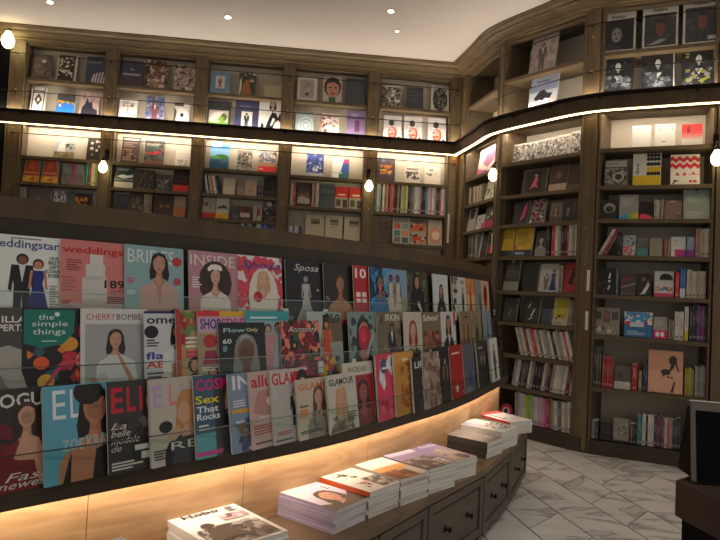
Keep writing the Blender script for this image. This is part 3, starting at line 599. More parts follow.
R2 = [
 (-16, '77746e', 'm 0 0 100 60 12 2 8a8680 5e5b56;r 0 55 100 100 4c4a47;p a8a49c 5 55 30 60 80 45 90 50 60 0 40 0;b 22 84 7 e8e4dc 30 ILLA;b 8 75 7 e8e4dc 46 APERTA', 'grey magazine with pale sculptural drape'),
 (23, '241c22', 'm 6 6 94 60 4 5 c8303c e07a30 b81c50 3a5a6c;e 24 40 10 7 e8602c;e 30 20 11 8 d8b040;e 82 74 10 13 d83a5c;e 82 74 6 8 e8c060;e 60 60 12 8 e09838;e 80 42 12 10 e88a6a;p d04060 20 8 22 10 50 40 80 44 80 42 52 36 24 7;p 147a6c 2 98 68 98 66 72 52 60 24 56 2 62;t 20 87 6 e8f0ea 20 the;t 12 78 7.5 e8f0ea 46 simple;t 13 69 8 e8f0ea 42 things;e 44 93 3.5 2.5 e8f0ea;l 24 63 44 65 1 cfe0da;t 42 2 5 b8b0a8 50 FEAST;r 95 0 100 100 a8242c', 'black magazine of bright fruits with teal heading patch'),
 (81, 'd9d6d2', 'r 6 4 94 82 a9abab;t 8 87 7 c8303a 42 CHERRY;t 52 87 7 2a2a2a 38 BOMBE;w 50 64 11 c8987c 2e1e18 d6d6d4;p d0d2d2 20 4 26 34 40 46 60 46 78 38 86 4;p b98a70 50 50 54 50 76 18 70 14;p b98a70 12 22 20 12 34 10 34 16;e 30 20 8 7 c8c0b4;l 6 5 28 9 1 222', 'white magazine with smiling woman in white chef shirt'),
 (143, 'cfd2d6', 'b 4 84 11 1a2440 80 omen\'s;r 0 97 100 100 203060;e 12 74 12 8 15151a;l 4 56 26 66 3 333;b 2 40 9 2a3a9a 42 flat;b 2 29 9 d8442c 45 ABS;w 58 74 11 c08a6c 2a1810 e4e2e0;p c08a6c 44 8 46 34 72 34 76 8;r 48 0 90 10 b0303a;l 4 4 36 26 5 666', 'fitness magazine with woman in white crop top', {'hh': .98}),
 (174, 'b89a6c', 'm 0 50 100 100 14 3 6a8a4c c8a060 a03028;t 20 80 10 d83040 60 life;l 16 52 62 68 3 e8e0d0;l 16 40 58 50 2 d83a50;e 32 30 12 10 2a1a14;e 32 29 7 7 c89070;e 68 30 12 10 2a1a14;e 68 29 7 7 c89070;e 32 10 12 10 2a1a14;e 32 9 7 7 c89070;e 68 10 12 10 2a1a14;e 68 9 7 7 c89070;r 0 0 8 100 b83a34', 'tan magazine with a grid of small portraits'),
 (195, 'c8a86c', 'r 0 72 100 92 c9a6c8;b 5 76 14 2a2a7c 42 SHOP;b 48 76 14 c8306c 48 STYLE;r 0 93 100 100 d8303c;r 45 93 100 100 e0b030;r 0 0 100 70 a89878;e 24 60 14 9 b8303c;p 9a2a50 8 30 14 48 34 48 40 30;w 28 18 9 c08a6c 2a1a14 44404a;l 6 22 40 28 2 e8e8e8;m 50 0 100 60 8 6 3a3430 5a4a40', 'shopping magazine with blue and pink masthead', {'hh': .99}),
 (214, '1c2426', 'b 10 84 7 a8d0d4 45 Flow;b 58 83 8 d8d890 26 Only;w 56 52 22 7a5a48 8a8a86 14181a x;b 8 66 8 e4e8e6 18 60;l 8 54 20 64 3 8ac0c4;l 6 2 24 12 2 5aa0a4;l 68 4 94 16 3 5aa0a4', 'black magazine with blurred grey-haired face', {'hh': .84, 'front': .012, 'copies': 1}),
 (244, '9db4bc', 'r 0 86 100 100 3aa0a8;l 10 89 80 94 1 d8ecea;f 26 2 78 c8987c 3a2418 d8b8bc g;f 50 2 80 c8987c 2a1a14 c88a94 g;f 74 2 82 c8987c 2a1a14 b8c4d0 g;e 16 20 10 8 3a4a7c', 'aqua magazine with women in pastel dresses'),
 (276, '1e2a20', 'm 0 0 100 100 26 4 c8303c d85a70 2c5a34 e8826a 7a1c30;i 16 78 12 e8e4dc 78 Accessory;r 6 0 90 30 4a2030;m 4 0 92 34 10 5 8a2a40 c84a50 5a3040', 'green and red floral accessories magazine', {'hh': .86, 'front': .012, 'copies': 1}),
 (306, '8c9a90', 'r 0 60 50 100 aab8b4;p 1a1a18 36 46 46 94 60 98 66 80 52 44;r 52 52 100 90 6a5a44;f 54 6 82 c87a4c 1c1410 c84a28 g;m 20 0 90 30 10 4 5a2a50 3a3a60 d8a030;b 44 82 14 161412 50 NYLO', 'forest magazine with woman in orange and purple'),
 (347, '7c9490', 'm 0 0 100 100 12 7 4a6660 2c3c3a;w 52 66 22 b87a68 0e0e10 18201f;e 55 55 24 22 b0182c;e 50 60 12 12 d83048;p 96a8a8 60 20 92 60 84 64 54 26', 'teal magazine with black-haired woman holding red flower'),
 (376, '6f6350', 'm 0 0 100 100 14 5 4c4030 8a7a5e;b 34 84 12 e0d8c8 60 IRKIN;f 60 2 76 8a6a54 1c1814 17171a s', 'brown magazine with dark coat figure'),
 (402, 'c5bfae', 'w 46 64 18 d0a088 8a3420 26282a;m 12 0 80 30 14 7 1a1c1e 6a6c66', 'cream magazine with red-haired woman'),
 (421, '7d7058', 'r 0 0 100 100 7a6c54;b 6 82 12 e4e0d8 80 Schon!;m 4 26 96 62 20 9 8a4a34 6a3a2a a86a50;l 6 4 60 10 2 b8b4a8', 'olive-brown magazine with group of people'),
 (440, 'cfd0cc', 'w 48 74 15 b8846a 15120f 17181b;p 17181b 10 0 20 40 44 50 46 20 56 50 76 40 86 0;p dcdcda 44 50 50 22 58 50;r 84 70 100 100 c05060', 'white magazine with man in black tuxedo'),
 (459, '9a8866', 'r 0 0 100 100 8f7f60;f 28 2 82 b07a58 3a2418 8c4a2c g;f 68 2 84 b07a58 2a1c14 55402c g;l 30 86 80 92 1 2c2620', 'sand magazine with two women'),
 (471, '8f8560', 'f 46 2 86 9a6a4c 1c1612 23252a s;m 60 0 100 100 6 9 b8a878', 'olive magazine with dark suit'),
 (482, '7f96a4', 'f 50 2 86 a87a60 241c18 1f5ca8 g;m 0 0 100 30 6 4 4a5a64', 'blue-grey magazine with cobalt dress'),
]
R1 = [
 (-25, '2c2a2a', 'm 0 0 100 70 12 3 6a1c22 4a1418;b 14 82 14 d8d4cc 82 VOGUE;w 62 72 13 c89a80 3a2418 7a1c24 x;p c89a80 44 30 56 54 76 50 84 30 78 4;p 7a1c24 10 0 24 40 50 30 70 28 76 0;i 34 10 8 d8d4d0 58 Fash;i 26 3 6 d8d4d0 66 newest;r 0 6 12 16 dcd8d0', 'dark magazine with woman in crimson dress turned away', {'copies': 3}),
 (43, '62a9c0', 'r 0 0 100 100 5fa6be;t 12 66 30 e4ecee 16 E;t 34 66 30 e4ecee 13 L;w 66 74 19 b97c5c 1c1412 b97c5c x;e 58 92 20 14 1c1412;p b97c5c 26 0 34 30 52 44 70 46 84 28 86 0;p 1e1a18 22 0 30 22 34 30 32 0;p 1e1a18 60 0 66 30 80 34 86 0;b 22 32 12 a7bcbe 28 ZOE;b 54 33 12 a7bcbe 46 KRAVIT;l 84 18 98 24 2 445', 'sky blue fashion magazine with short-haired woman in profile', {'copies': 3, 'ww': 1.05}),
 (106, '342f2e', 'r 0 0 100 100 3a3434;b 6 66 28 c82434 18 E;b 30 66 28 c82434 14 L;b 50 66 28 c82434 14 L;w 72 76 14 b98468 2a1c16 1c1c20;m 10 20 96 60 10 5 6a5c54 2a2626;i 4 48 7 dcd6d0 24 La;i 4 40 7 dcd6d0 30 belle;i 4 32 7 dcd6d0 44 modele;i 4 24 7 dcd6d0 16 de;r 40 22 62 28 e0dcd4;r 50 12 84 20 d8d4cc;l 4 4 60 14 3 dcd6d0', 'dark fashion magazine with tall red letters', {'copies': 2, 'ww': .98}),
 (147, 'c2b8ac', 'b 6 68 25 b79fce 16 E;b 34 68 25 d8888e 12 L;b 56 68 25 b79fce 12 L;w 66 62 17 cf9f80 b88448 1c1c20 x;e 66 66 20 20 c08a4c;e 60 58 12 13 cfa080;e 26 44 12 7 1b1b20;p cf9f80 28 32 40 26 56 36 48 44;p 202026 30 0 34 26 60 30 88 30 92 0;t 34 16 9 d8d4cc 50 RE;l 4 8 26 20 4 3a3a3a', 'beige fashion magazine with lilac and pink letters, blonde woman', {'copies': 3, 'ww': .98}),
 (191, '3c5c74', 'r 0 0 100 30 5aa8b8;r 38 0 100 100 3a3438;b 4 82 14 d8207c 84 COSMO;b 2 66 10 e8d820 46 Sex;b 4 55 8 e4e8ea 42 That;b 4 46 8 e4e8ea 44 Rocks;w 76 76 13 cf9a84 d8c0a0 2a2a34;p cf9a84 62 50 70 62 88 62 92 44;l 6 34 40 42 2 d8dce0;r 0 3 60 8 d83a94;p 22222a 50 0 54 40 88 44 92 0', 'blue and pink magazine with platinum-haired woman', {'copies': 2}),
 (224, '7e93ac', 'b 8 80 18 e0e4ee 44 IN;w 62 76 16 a87250 1c130e 4a5a80;r 4 50 56 55 d8a030;m 10 0 90 40 14 8 d0d4dc 3a4a68 7a5a44;l 6 58 34 68 3 dce0e8', 'blue-grey magazine with dark-haired woman in printed dress', {'copies': 2, 'hh': 1.0}),
 (244, 'c8a8a2', 'b 6 80 16 c02030 82 allure;p b8887c 6 48 20 74 60 78 96 70 96 40 40 40;e 62 60 22 9 e8e0dc;e 64 60 11 9 3a5c80;e 64 60 5 4.5 101820;p 5a3a34 36 66 60 74 88 66 60 71;l 20 34 70 44 2 d8c8c4;l 6 18 80 32 4 b84a58;l 8 6 70 10 1 444', 'pink beauty magazine with close-up of one blue eye', {'copies': 2}),
 (266, 'b9b2ae', 'r 0 80 100 100 c7bfbc;b 4 80 17 c8182c 66 GLAM;r 60 78 100 97 c8182c;e 84 84 16 15 121012;w 84 78 11 dcb49c 121012 c0c4c8;t 6 62 12 dcdcdc 10 D;f 58 22 50 c8a088 1c1c1c 1f2420 s;l 10 12 60 18 2 c04a54;l 4 4 80 8 1 444', 'grey magazine with red masthead and black-haired woman', {'copies': 2}),
 (290, 'c9b9a4', 'b 6 82 12 d8743c 88 GLAMO;w 60 68 14 c89a7c 5c3c28 8c857a;m 36 4 80 46 12 7 9a9488 6a6258;l 6 54 34 60 1 666;r 6 38 26 50 dc8a54;l 4 10 90 16 2 444', 'shorter cream magazine with orange masthead', {'hh': .84, 'front': .01, 'copies': 2}),
 (320, 'cac6ba', 'b 6 82 12 161616 86 GLAMOUR;w 44 58 17 cf9f84 c09a68 8a8272;m 10 0 80 30 10 5 a89878 6a5e50;l 60 16 94 34 4 555;l 4 4 90 10 2 444', 'white magazine with black masthead and blonde woman', {'hh': .86, 'front': .01, 'copies': 2}),
 (342, 'cfc8b8', 'r 30 2 98 80 a01f2e;t 18 85 9 3a2a24 62 PHOENIX;w 62 52 17 9a4a44 2a0f12 7a1822;r 2 2 26 30 dcd6c8', 'cream magazine with red-tinted portrait', {'copies': 2, 'ww': 1.05}),
 (373, 'd8405c', 'r 0 0 100 100 d9405f;p dfe2e4 10 62 22 94 36 70 40 54 30 44;e 34 82 16 12 4c5878;p e2e4e6 44 84 62 98 80 96 70 66;e 80 86 12 10 5c6c88;l 26 77 80 83 1 f0e8ea;m 6 4 92 30 10 3 c02c4c e0607a', 'hot pink magazine with pale blue and white figures', {'copies': 2}),
 (391, 'c58a3c', 'r 0 84 100 100 d89848;m 30 10 100 84 12 5 e8b860 8c5a24 b83028;l 40 86 88 94 1 e8d8b8', 'mustard orange magazine', {'copies': 2}),
 (407, '23262b', 'b 12 80 12 dcdcdc 60 LIFE;w 56 56 14 a87868 1a1414 3c2c34;m 20 0 90 26 8 2 5a3a44 2a3040', 'narrow black magazine with white masthead', {'hh': .9, 'copies': 2}),
 (419, 'a08c80', 'm 0 0 100 100 14 6 b8a898 7a6458 8c4c50', 'dusty beige magazine', {'hh': .95}),
 (432, '1f1c1b', 'f 66 2 80 a8846c 1a1412 3c342e g;m 0 0 60 100 8 3 3a322c', 'black magazine with white page edges', {'copies': 3}),
 (449, 'b02424', 'r 0 0 100 100 ac2226;l 14 84 90 90 1 e8c8c0;m 20 4 80 24 6 3 d8d0c8', 'tall red magazine beside the black one', {'copies': 2}),
 (462, '5b6068', 'f 54 16 62 a87a60 1c1814 2444a0 g;l 10 4 80 14 3 9a9ea4', 'grey magazine with small cobalt figure', {'copies': 2}),
 (476, '33302d', 'l 16 84 90 90 1 c8c4bc;f 40 4 76 8a6a58 1a1614 111 s;f 72 4 74 8a6a58 1a1614 1c1c1e s', 'charcoal magazine with two dark figures', {'copies': 2}),
 (489, 'd9d8d0', 'f 48 4 84 a8846c 1a1412 191a1c s;m 60 0 100 60 5 2 a8a498', 'white magazine at the far end of the bottom tier', {'copies': 3}),
]
for row, rows in ((2, R3), (1, R2), (0, R1)):
    for i, it in enumerate(rows):
        u, bg, art, lab = it[:4]; kw = dict(it[4]) if len(it) > 4 else {}
        if row == 2: kw.setdefault('copies', 1)
        else: kw.setdefault('copies', 2 if row == 0 else 1)
        nx = rows[i+1][0] if i+1 < len(rows) else u+22
        if u > 405: kw['ww'] = 1.14
        if row == 0 and u > 370: kw['hh'] = kw.get('hh', 1.0)*1.1
        o_, z_, o2_, _e = TIER[row]; zt_ = z_+MH*kw.get('hh', 1)/S
        ta_, tb_ = tpos(u, o2_, zt_), tpos(nx, o2_, zt_); dd = (RP(ta_, o_, 0)-RP(tb_, o_, 0)).length*S if tb_ > ta_+.002 else .3
        tk = (kw['copies']*.0068+.001)
        kw.setdefault('yaw', .015 if dd > MW else min(.2, math.asin(min(.9, tk/max(dd, .04)))))
        magazine(row, u, art, bg, lab+' magazine, '+('top' if row == 2 else 'middle' if row == 1 else 'bottom')+' tier' if 'magazine' not in lab else lab+', '+('top' if row == 2 else 'middle' if row == 1 else 'bottom')+' tier of rack', **kw)
# ================= stacks of magazines on the worktop =================
def stack(lb, fb, n, th, size, art, bg, nm, group, spine=None, top_art=None, jit=.004, arts=None, pages='dcd8ce', anchor=False):
    """lb/fb: left and front corner of the stack on the worktop (plan survey units); the spine edge runs between them"""
    a, b = Vector((lb[0], lb[1], ZCT)), Vector((fb[0], fb[1], ZCT)); x = (b-a).normalized(); L_, Wd = size
    if L_ < 0: L_ = (b-a).length*S
    if anchor: b = a+x*(L_/S)
    rg = random.Random(int(lb[0]*1000)); z = .0008
    y = Vector((-x.y, x.x, 0))
    src = None
    for i in range(n):
        base = arts[i] if arts else (bg, art, spine, th); bgc, ar, spc, t_ = base
        g = .0007
        key = (bgc, ar, t_)
        m4 = Matrix((x, y, Vector((0, 0, 1)))).transposed().to_4x4(); m4.translation = W(b.x, b.y, ZCT)-x*L_+Vector((0, 0, z))
        m4 = m4@Matrix.Rotation(rg.uniform(-.02, .02), 4, 'Z')@Matrix.Translation((rg.uniform(-jit, jit), rg.uniform(-jit, jit), 0))
        if i == n-1 or arts or src is None:
            # top cover in its own plane: title at the far-left edge, spine along the near edge
            mb = MB(); cv = MB(); cover(cv, Wd, L_, g, bgc, ar if (i == n-1 or arts) else '', pages, spc)
            for f, c, mi in zip(cv.f, cv.c, cv.m):
                pts = [cv.v[k] for k in f]; mb.quad([(L_-p[2], p[0], t_-p[1]) for p in pts], c)
            SP = hexc(spc or bgc); mb.box((0, 0, 0), (L_, .0009, t_-.0002), SP); mb.box((0, .0009, 0), (L_, Wd, .0006), tuple(q*.9 for q in hexc(bgc)))
            o = mb.build('magazine', 'paper'); pg = MB(); pg.box((.001, .0012, .0007), (L_-.001, Wd-.001, t_-.0009), hexc(pages)); p_ = pg.build('pages', 'matte', o)
            if not arts and i < n-1: src = (o, p_)
        else:
            o = src[0].copy(); COL.objects.link(o); p_ = src[1].copy(); COL.objects.link(p_); p_.parent = o
        o.matrix_world = m4; z += t_+.0003
        pos = 'topmost of its stack' if i == n-1 else 'bottom of its stack' if i == 0 else f'{ {1:"second",2:"third",3:"fourth",4:"fifth",5:"sixth",6:"seventh",7:"eighth"}[i] } from bottom'
        tag(o, f'{nm}, {pos}', 'magazine', group)
    return z
pastel = 'r 0 0 100 100 d5cfe4;p e4d8de 0 60 0 100 60 100 30 50;w 52 42 24 d09a80 3a2622 2c2830;p 2a2428 0 0 0 26 40 10 70 20 100 40 100 0;r 76 60 96 80 f2f0ee;l 78 62 94 78 3 333'
stack((-.232, 2.067), (-.039, 1.926), 7, .0125, (.287, .206), pastel, 'c6bcd6', 'pastel lilac magazine with reclining face on worktop', 'pastel magazines in one stack', spine='b4a9c4')
WO = [('d8d4cc', '', 'b8b2a8', .0165)]*5+[('ece6dc', 'm 16 46 60 84 5 5 3a3430 8a6a5a;p 2a2624 14 70 40 78 60 66 40 72;r 52 4 98 46 5a5c56;m 52 4 98 46 12 6 8a9080 2a2c28 c8c0b0;b 62 12 12 e4e0d4 30 HUNT;m 20 10 50 40 8 2 b86a50 7a4030', 'd8602f', .022)]
stack((-.128, 2.229), (.067, 2.067), 6, .0125, (.30, .210), '', 'e8e2da', 'white magazine stacked under an orange-spined one', 'magazines in the tall white and orange stack', arts=WO)
OR = [('cfcac0', '', 'b4aea4', .016)]*6+[('d88a3c', 'r 0 0 100 45 7a3a1c;e 50 50 60 18 e8a850;r 0 60 100 100 e8e4e0;m 0 0 100 40 10 8 4a2414 a8582c;r 70 0 100 40 d8d4cc', 'c8bfb2', .016)]
stack((.012, 2.36), (.183, 2.207), 7, .013, (.28, .205), '', 'e0a050', 'sunset orange magazine stacked behind the white and orange stack', 'sunset magazines in one stack', arts=OR)
DK = [('d4d0c8', '', 'aaa49c', .016)]*6+[('5a4a5c', 'r 0 50 100 100 8c7ca0;m 0 0 100 60 12 3 2a2226 6a5a50 a89484;r 68 2 98 34 e6e4de;l 70 4 96 32 4 222;r 0 84 100 100 c8c4d8', '8a8294', .016)]
stack((.130, 2.51), (.299, 2.345), 7, .013, (.28, .205), '', 'e0a050', 'dusk purple magazine with white barcode, stacked before the violet one', 'dusk magazines in one stack', arts=DK)
VI = [('cfccd4', '', 'a49cac', .016)]*5+[('8a76a4', 'r 0 0 100 100 8873a2;i 30 84 12 e6e2f0 66 Aesthe;p b8a090 20 0 30 50 60 70 90 40 96 0;e 72 16 16 14 2c2428;m 30 10 80 60 8 3 a88c80 6a5674', '9488ac', .013)]
stack((.235, 2.714), (.408, 2.525), 6, .013, (.305, .21), '', '8a76a4', 'violet magazine with white script title on worktop', 'violet magazines in one stack', arts=VI)
GY = [('55504b', '', '423f3b', .03), ('55504b', '', '423f3b', .03), ('7c7874', 'l 60 8 92 30 3 b8b4ae;m 0 40 100 100 6 2 8c8880', '4c4844', .03)]
stack((.43, 3.066), (.636, 2.90), 3, .02, (.316, .20), '', '777', 'thick grey volume on worktop near the cabinet corner', 'thick grey volumes in one stack', arts=GY)
WH = [('e4e0da', '', 'b9b4ad', .027)]*3+[('eceae6', 'm 30 4 70 60 12 3 a87868 3a3438 c8b8b0;r 4 50 40 96 a9b0d0;l 72 8 94 60 5 444', 'd8d6d0', .027)]
stack((.54, 3.235), (.74, 3.075), 4, .018, (.305, .235), '', 'eee', 'white magazine with pale blue patch, stacked behind the grey volumes', 'white magazines in the second furthest stack', arts=WH)
HH = [('dcd8d0', '', 'b4b0a8', .02)]*2+[('3a3434', '', '3a3434', .01)]+[('e0dcd4', '', 'c8c4bc', .02)]+[('e8e6e4', 'r 0 80 100 100 e83a50;l 20 30 40 90 5 444;m 40 20 96 70 6 4 c8b8b8 9aa0b0', 'd8343f', .014)]
stack((.715, 3.67), (.872, 3.43), 5, .012, (.32, .217), '', 'eee', 'white magazine with red edge in the furthest stack', 'magazines in the furthest stack', arts=HH)
A1 = [('e8e6e2', '', 'dcdad4', .018)]*5+[('efedea', 'r 6 4 94 46 8a8280;m 8 6 92 52 16 5 2e2828 5a5250 b8b0aa 3a3434;b 16 84 9 3a3434 52 Hobo;r 56 58 94 74 b49aa0;m 56 58 94 74 6 3 6a4a54 d8c8cc;e 28 56 9 7 3a2e2c;p 3a3230 8 16 22 50 44 48 60 20;l 78 78 94 92 3 666', 'e2e0dc', .018)]
stack((-.520, 1.785), (-.299, 1.556), 5, .012, (.34, .27), '', 'eee', 'white magazine with brown monochrome street photo', 'white photo-cover magazines in the nearest stack', arts=A1[-5:], anchor=True)
GR_ = [('6d6a68', 'm 0 0 100 100 6 2 5a5856 7c7a78', '5a5856', .018)]
stack((-.67, 1.577), (-.49, 1.42), 5, .012, (.275, .13), '', '777', 'plain grey magazine at the bottom edge of the picture', 'grey magazines left of the nearest white stack', arts=GR_*5)
GN = [('c8d4c0', 'm 0 50 100 100 14 6 2f8a44 e8ecd8 4aa050', 'b8c4b0', .018)]
stack((-.78, 1.46), (-.60, 1.30), 3, .012, (.275, .13), '', 'c8d4c0', 'white magazine with green leaf pattern at the bottom edge', 'leaf-pattern magazines at the bottom edge', arts=GN*3)
# little clear price holders clipped between the tiers
for n, (u, row, lab) in enumerate([(283, 2, 'small clear price holder under the red dotted bridal magazine'), (323, 2, 'small clear price holder beneath the black bridal magazine'), (318, 1, 'small clear price holder beside the green floral magazine'), (351, 1, 'small clear price holder below the teal magazine'), (376, 1, 'small clear price holder left of the cream red-haired cover'), (492, 2, 'small clear price holder at the far end of the top tier')]):
    o, z, o2, ex = TIER[row]; t = tpos(u, o, z+.05); p = RP(t, o, z); d = (RP(min(1, t+.02), o, 0)-RP(t-.02, o, 0)).normalized(); nn = Vector((d.y, -d.x, 0))
    r = empty('price_holder', frame(W(p.x, p.y, z)+nn*.02+Vector((0, 0, .02)), d, .1), lab, 'price holder', 'price holders on the rack')
    m = MB(); m.box((-.018, 0, 0), (.018, .0015, .05)); m.build('holder', 'edge', r)
    m = MB(); m.box((-.014, -.0012, .026), (.014, -.0004, .047), hexc('d8dccf')); m.box((-.014, -.0012, .003), (.014, -.0004, .022), hexc('c2c8ba')); m.build('price_card', 'matte', r)
# ================= black screen on the counter at the right edge =================
zc = -.30; A = atz(675.5, 479.5, zc); Bc = atz(720, 500, zc); Dc = atz(688, 475.8, zc)
fx = (Bc-A).normalized(); lx = (Dc-A).normalized(); C4 = [A, A+fx*.6, A+fx*.6+lx*.42, A+lx*.42]
cr_ = empty('sales_counter', Matrix.Translation(W(A.x, A.y, -EYE)), 'dark brown sales counter cut by the lower right corner', 'counter')
def slab(ins, za, zb, nm, mt, bev=0):
    ce = (C4[0]+C4[2])/2; q = [p+(ce-p).normalized()*ins-A for p in C4]; m = MB()
    m.hexa([(p.x*S, p.y*S, za) for p in q]+[(p.x*S, p.y*S, zb) for p in q]); m.build(nm, mt, cr_, bevel=bev)
H = (zc+EYE)*S
slab(0, H-.075, H, 'counter_top', 'counter', .003); slab(.012, .06, H-.075, 'counter_body', 'black'); slab(.04, .001, .06, 'plinth', 'black')
q = atz(693, 484, zc); Hs = .165
m4 = frame(W(q.x, q.y, zc), Vector((1, -.12, 0)).normalized(), .16, .02)
sc_ = empty('display_screen', m4@Matrix.Translation((0, 0, .0015)), 'black screen in a grey frame standing on the brown counter', 'screen')
m = MB(); m.box((0, 0, .002), (.30, .012, Hs)); m.build('screen_frame', 'grey', sc_, bevel=.002)
m = MB(); m.box((.007, -.0015, .003), (.293, .0005, Hs-.018)); m.build('screen_glass', 'black', sc_, bevel=.001)
m = MB(); m.box((0, -.0005, Hs+.0002), (.30, .013, Hs+.003)); m.build('top_trim', 'sign', sc_)
m = MB(); m.hexa([(-.001, .012, .012), (.29, .012, .012), (.29, .075, .022), (-.001, .075, .022), (-.001, .012, Hs-.01), (.29, .012, Hs-.01), (.29, .018, Hs-.012), (-.001, .018, Hs-.012)]); m.build('rear_housing', 'black', sc_)
# ================= books on the shelves =================
SHELFW = {1.845: 'top shelf', 1.50: 'ledge above the light band'}
ORD = ['first', 'second', 'third', 'fourth', 'fifth', 'sixth', 'seventh', 'eighth', 'ninth', 'tenth', 'eleventh', 'twelfth', 'thirteenth', 'fourteenth', 'fifteenth', 'sixteenth', 'seventeenth', 'eighteenth', 'nineteenth', 'twentieth']
BAYN = ['leftmost back bookcase', 'second back bookcase', 'middle back bookcase', 'fourth back bookcase', 'back bookcase nearest the corner', 'narrow corner bookcase', 'angled bookcase', 'rightmost bookcase']
def cname(c):
    r, g, b = [int(c[i:i+2], 16) for i in (0, 2, 4)]; mx, mn = max(r, g, b), min(r, g, b)
    if mx-mn < 26: return 'black' if mx < 60 else 'dark grey' if mx < 110 else 'grey' if mx < 175 else 'white'
    if mx == r and b > g+10: return 'pink' if r > 170 else 'plum'
    if mx == r: 
        if g > r*.85: return 'cream' if b > 130 else 'yellow' if r > 150 else 'olive'
        if g > r*.55: return 'tan' if b > r*.45 else 'orange' if r > 160 else 'brown'
        return 'red' if r > 140 else 'dark red'
    if mx == g: return 'green' if b < g*.85 else 'teal'
    return 'purple' if r > g+8 else 'blue' if b > 90 else 'navy'
def place(bay, z, u0, u1, v):
    """frame on shelf z between picture columns u0..u1, object top at row v"""
    k = BAYS[bay][1]; vb = v+18
    a, b = hit(k, u0, vb), hit(k, u1, vb); c = hit(k, (u0+u1)/2, v)
    a.z = b.z = z; return a, b, max(.12, (c.z-z)*S)
def shelfname(bay, z):
    if abs(z-1.50) < .01: return 'light band ledge'
    lv = [q for q in BAYS[bay][4]]+[-.985]; i = min(range(len(lv)), key=lambda j: abs(lv[j]-z)); return 'uppermost shelf' if i == 0 else 'lit shelf' if i == 1 else f'{ORD[i-1]} shelf down'
used_labels = {}
def lab(s):
    if s in used_labels: used_labels[s] += 1; print('DUPLICATE', s)
    used_labels[s] = 1; return s
def face(bay, z, u0, u1, v, desc, bg, art, back=.035, lean=.16, th=.016, fz=None, tilt=0.0):
    a, b, h = place(bay, z, u0, u1, v); x = (b-a); wd = x.length*S; h = h/math.cos(lean)
    m4 = frame(W(a.x, a.y, z)+Vector((0, 0, .0015)), x, 0)@Matrix.Translation((0, back, th*math.sin(lean)+.0005))@Matrix.Rotation(-lean, 4, 'X')@Matrix.Rotation(tilt, 4, 'Y')
    mb = MB(); cover(mb, wd, h, .0012, bg, art)
    o = mb.build('book', 'paper'); o.matrix_world = m4
    pg = MB(); pg.box((.001, .0012, .001), (wd-.001, th-.001, h-.001), hexc('d8d2c4')); pg.build('page_block', 'matte', o)
    pg = MB(); pg.box((0, th-.001, 0), (wd, th, h), hexc(bg)); pg.build('back_cover', 'matte', o)
    tag(o, lab(f'{desc}, {shelfname(bay, z)}, {BAYN[bay]}'), 'book', f'books on the {shelfname(bay, z)} of the {BAYN[bay]}')
    return o
def spines(bay, z, u0, u1, v, cols, lean=0.0, depth=.16, var=.06, back=.03, band=None):
    a, b, h = place(bay, z, u0, u1, v); x = (b-a); wd = x.length*S; n = len(cols)
    depth = depth if BAYS[bay][1] else .098
    rg = random.Random(int(u0*10+v)); ws = [rg.uniform(.7, 1.3) for _ in cols]; sm = sum(ws)
    shift = h*math.sin(abs(lean))*.9 if lean else 0; avail = max(wd-shift, wd*.5)
    ws = [q*avail/sm for q in ws]; base = frame(W(a.x, a.y, z)+Vector((0, 0, .0015)), x, 0); xx = 0 if lean >= 0 else shift
    for i, (c, t) in enumerate(zip(cols, ws)):
        hh = h*rg.uniform(1-var, 1+var*.3); t2 = t-.0012; t3 = t2*math.cos(lean)
        mb = MB(); B = hexc(c); P_ = hexc('cfc8ba'); D = depth*rg.uniform(.9, 1.0)
        mb.box((0, 0, 0), (t3, D, hh), B, 0, [P_, P_, B, B, P_, B])
        dk = tuple(q*.25 for q in B) if sum(B) > .9 else tuple(min(1, q*.5+.35) for q in B)
        y = -.0003; e = t3*.28
        z0, z1 = rg.uniform(.35, .55), rg.uniform(.7, .9)
        mb.quad([(e, y, hh*z0), (t3-e, y, hh*z0), (t3-e, y, hh*z1), (e, y, hh*z1)], tuple(q*.6+w_*.4 for q, w_ in zip(B, dk)))
        mb.quad([(e, y, hh*.08), (t3-e, y, hh*.08), (t3-e, y, hh*.15), (e, y, hh*.15)], dk)
        if band: mb.quad([(0, y*1.5, hh*.0), (t3, y*1.5, hh*.0), (t3, y*1.5, hh*band[0]), (0, y*1.5, hh*band[0])], hexc(band[1]))
        lz = (t3*math.sin(-lean) if lean < 0 else 0)
        m4 = base@Matrix.Translation((xx, back+rg.uniform(0, .012), .0008))
        if lean > 0: m4 = m4@Matrix.Translation((0, 0, t3*math.sin(lean)))@Matrix.Rotation(lean, 4, 'Y')
        elif lean < 0: m4 = m4@Matrix.Rotation(lean, 4, 'Y')
        xx += t
        nm = cname(c); side = 'spine' ; le = 'leaning ' if lean else ''
        same = sum(1 for q in cols[:i] if cname(q) == nm); tot = sum(1 for q in cols if cname(q) == nm)
        run = f'{ORD[i]} from left' if i < 20 else f'{i+1}th from left'
        sn = shelfname(bay, z)
        key = (bay, round(z, 2)); RUNS.setdefault(key, []).append([mb, m4, le+nm, (u1-u0)/n*(proj(a.x, a.y, a.z)[1]-proj(a.x, a.y, a.z+hh/S)[1])])
RUNS = {}
KEEP = 162
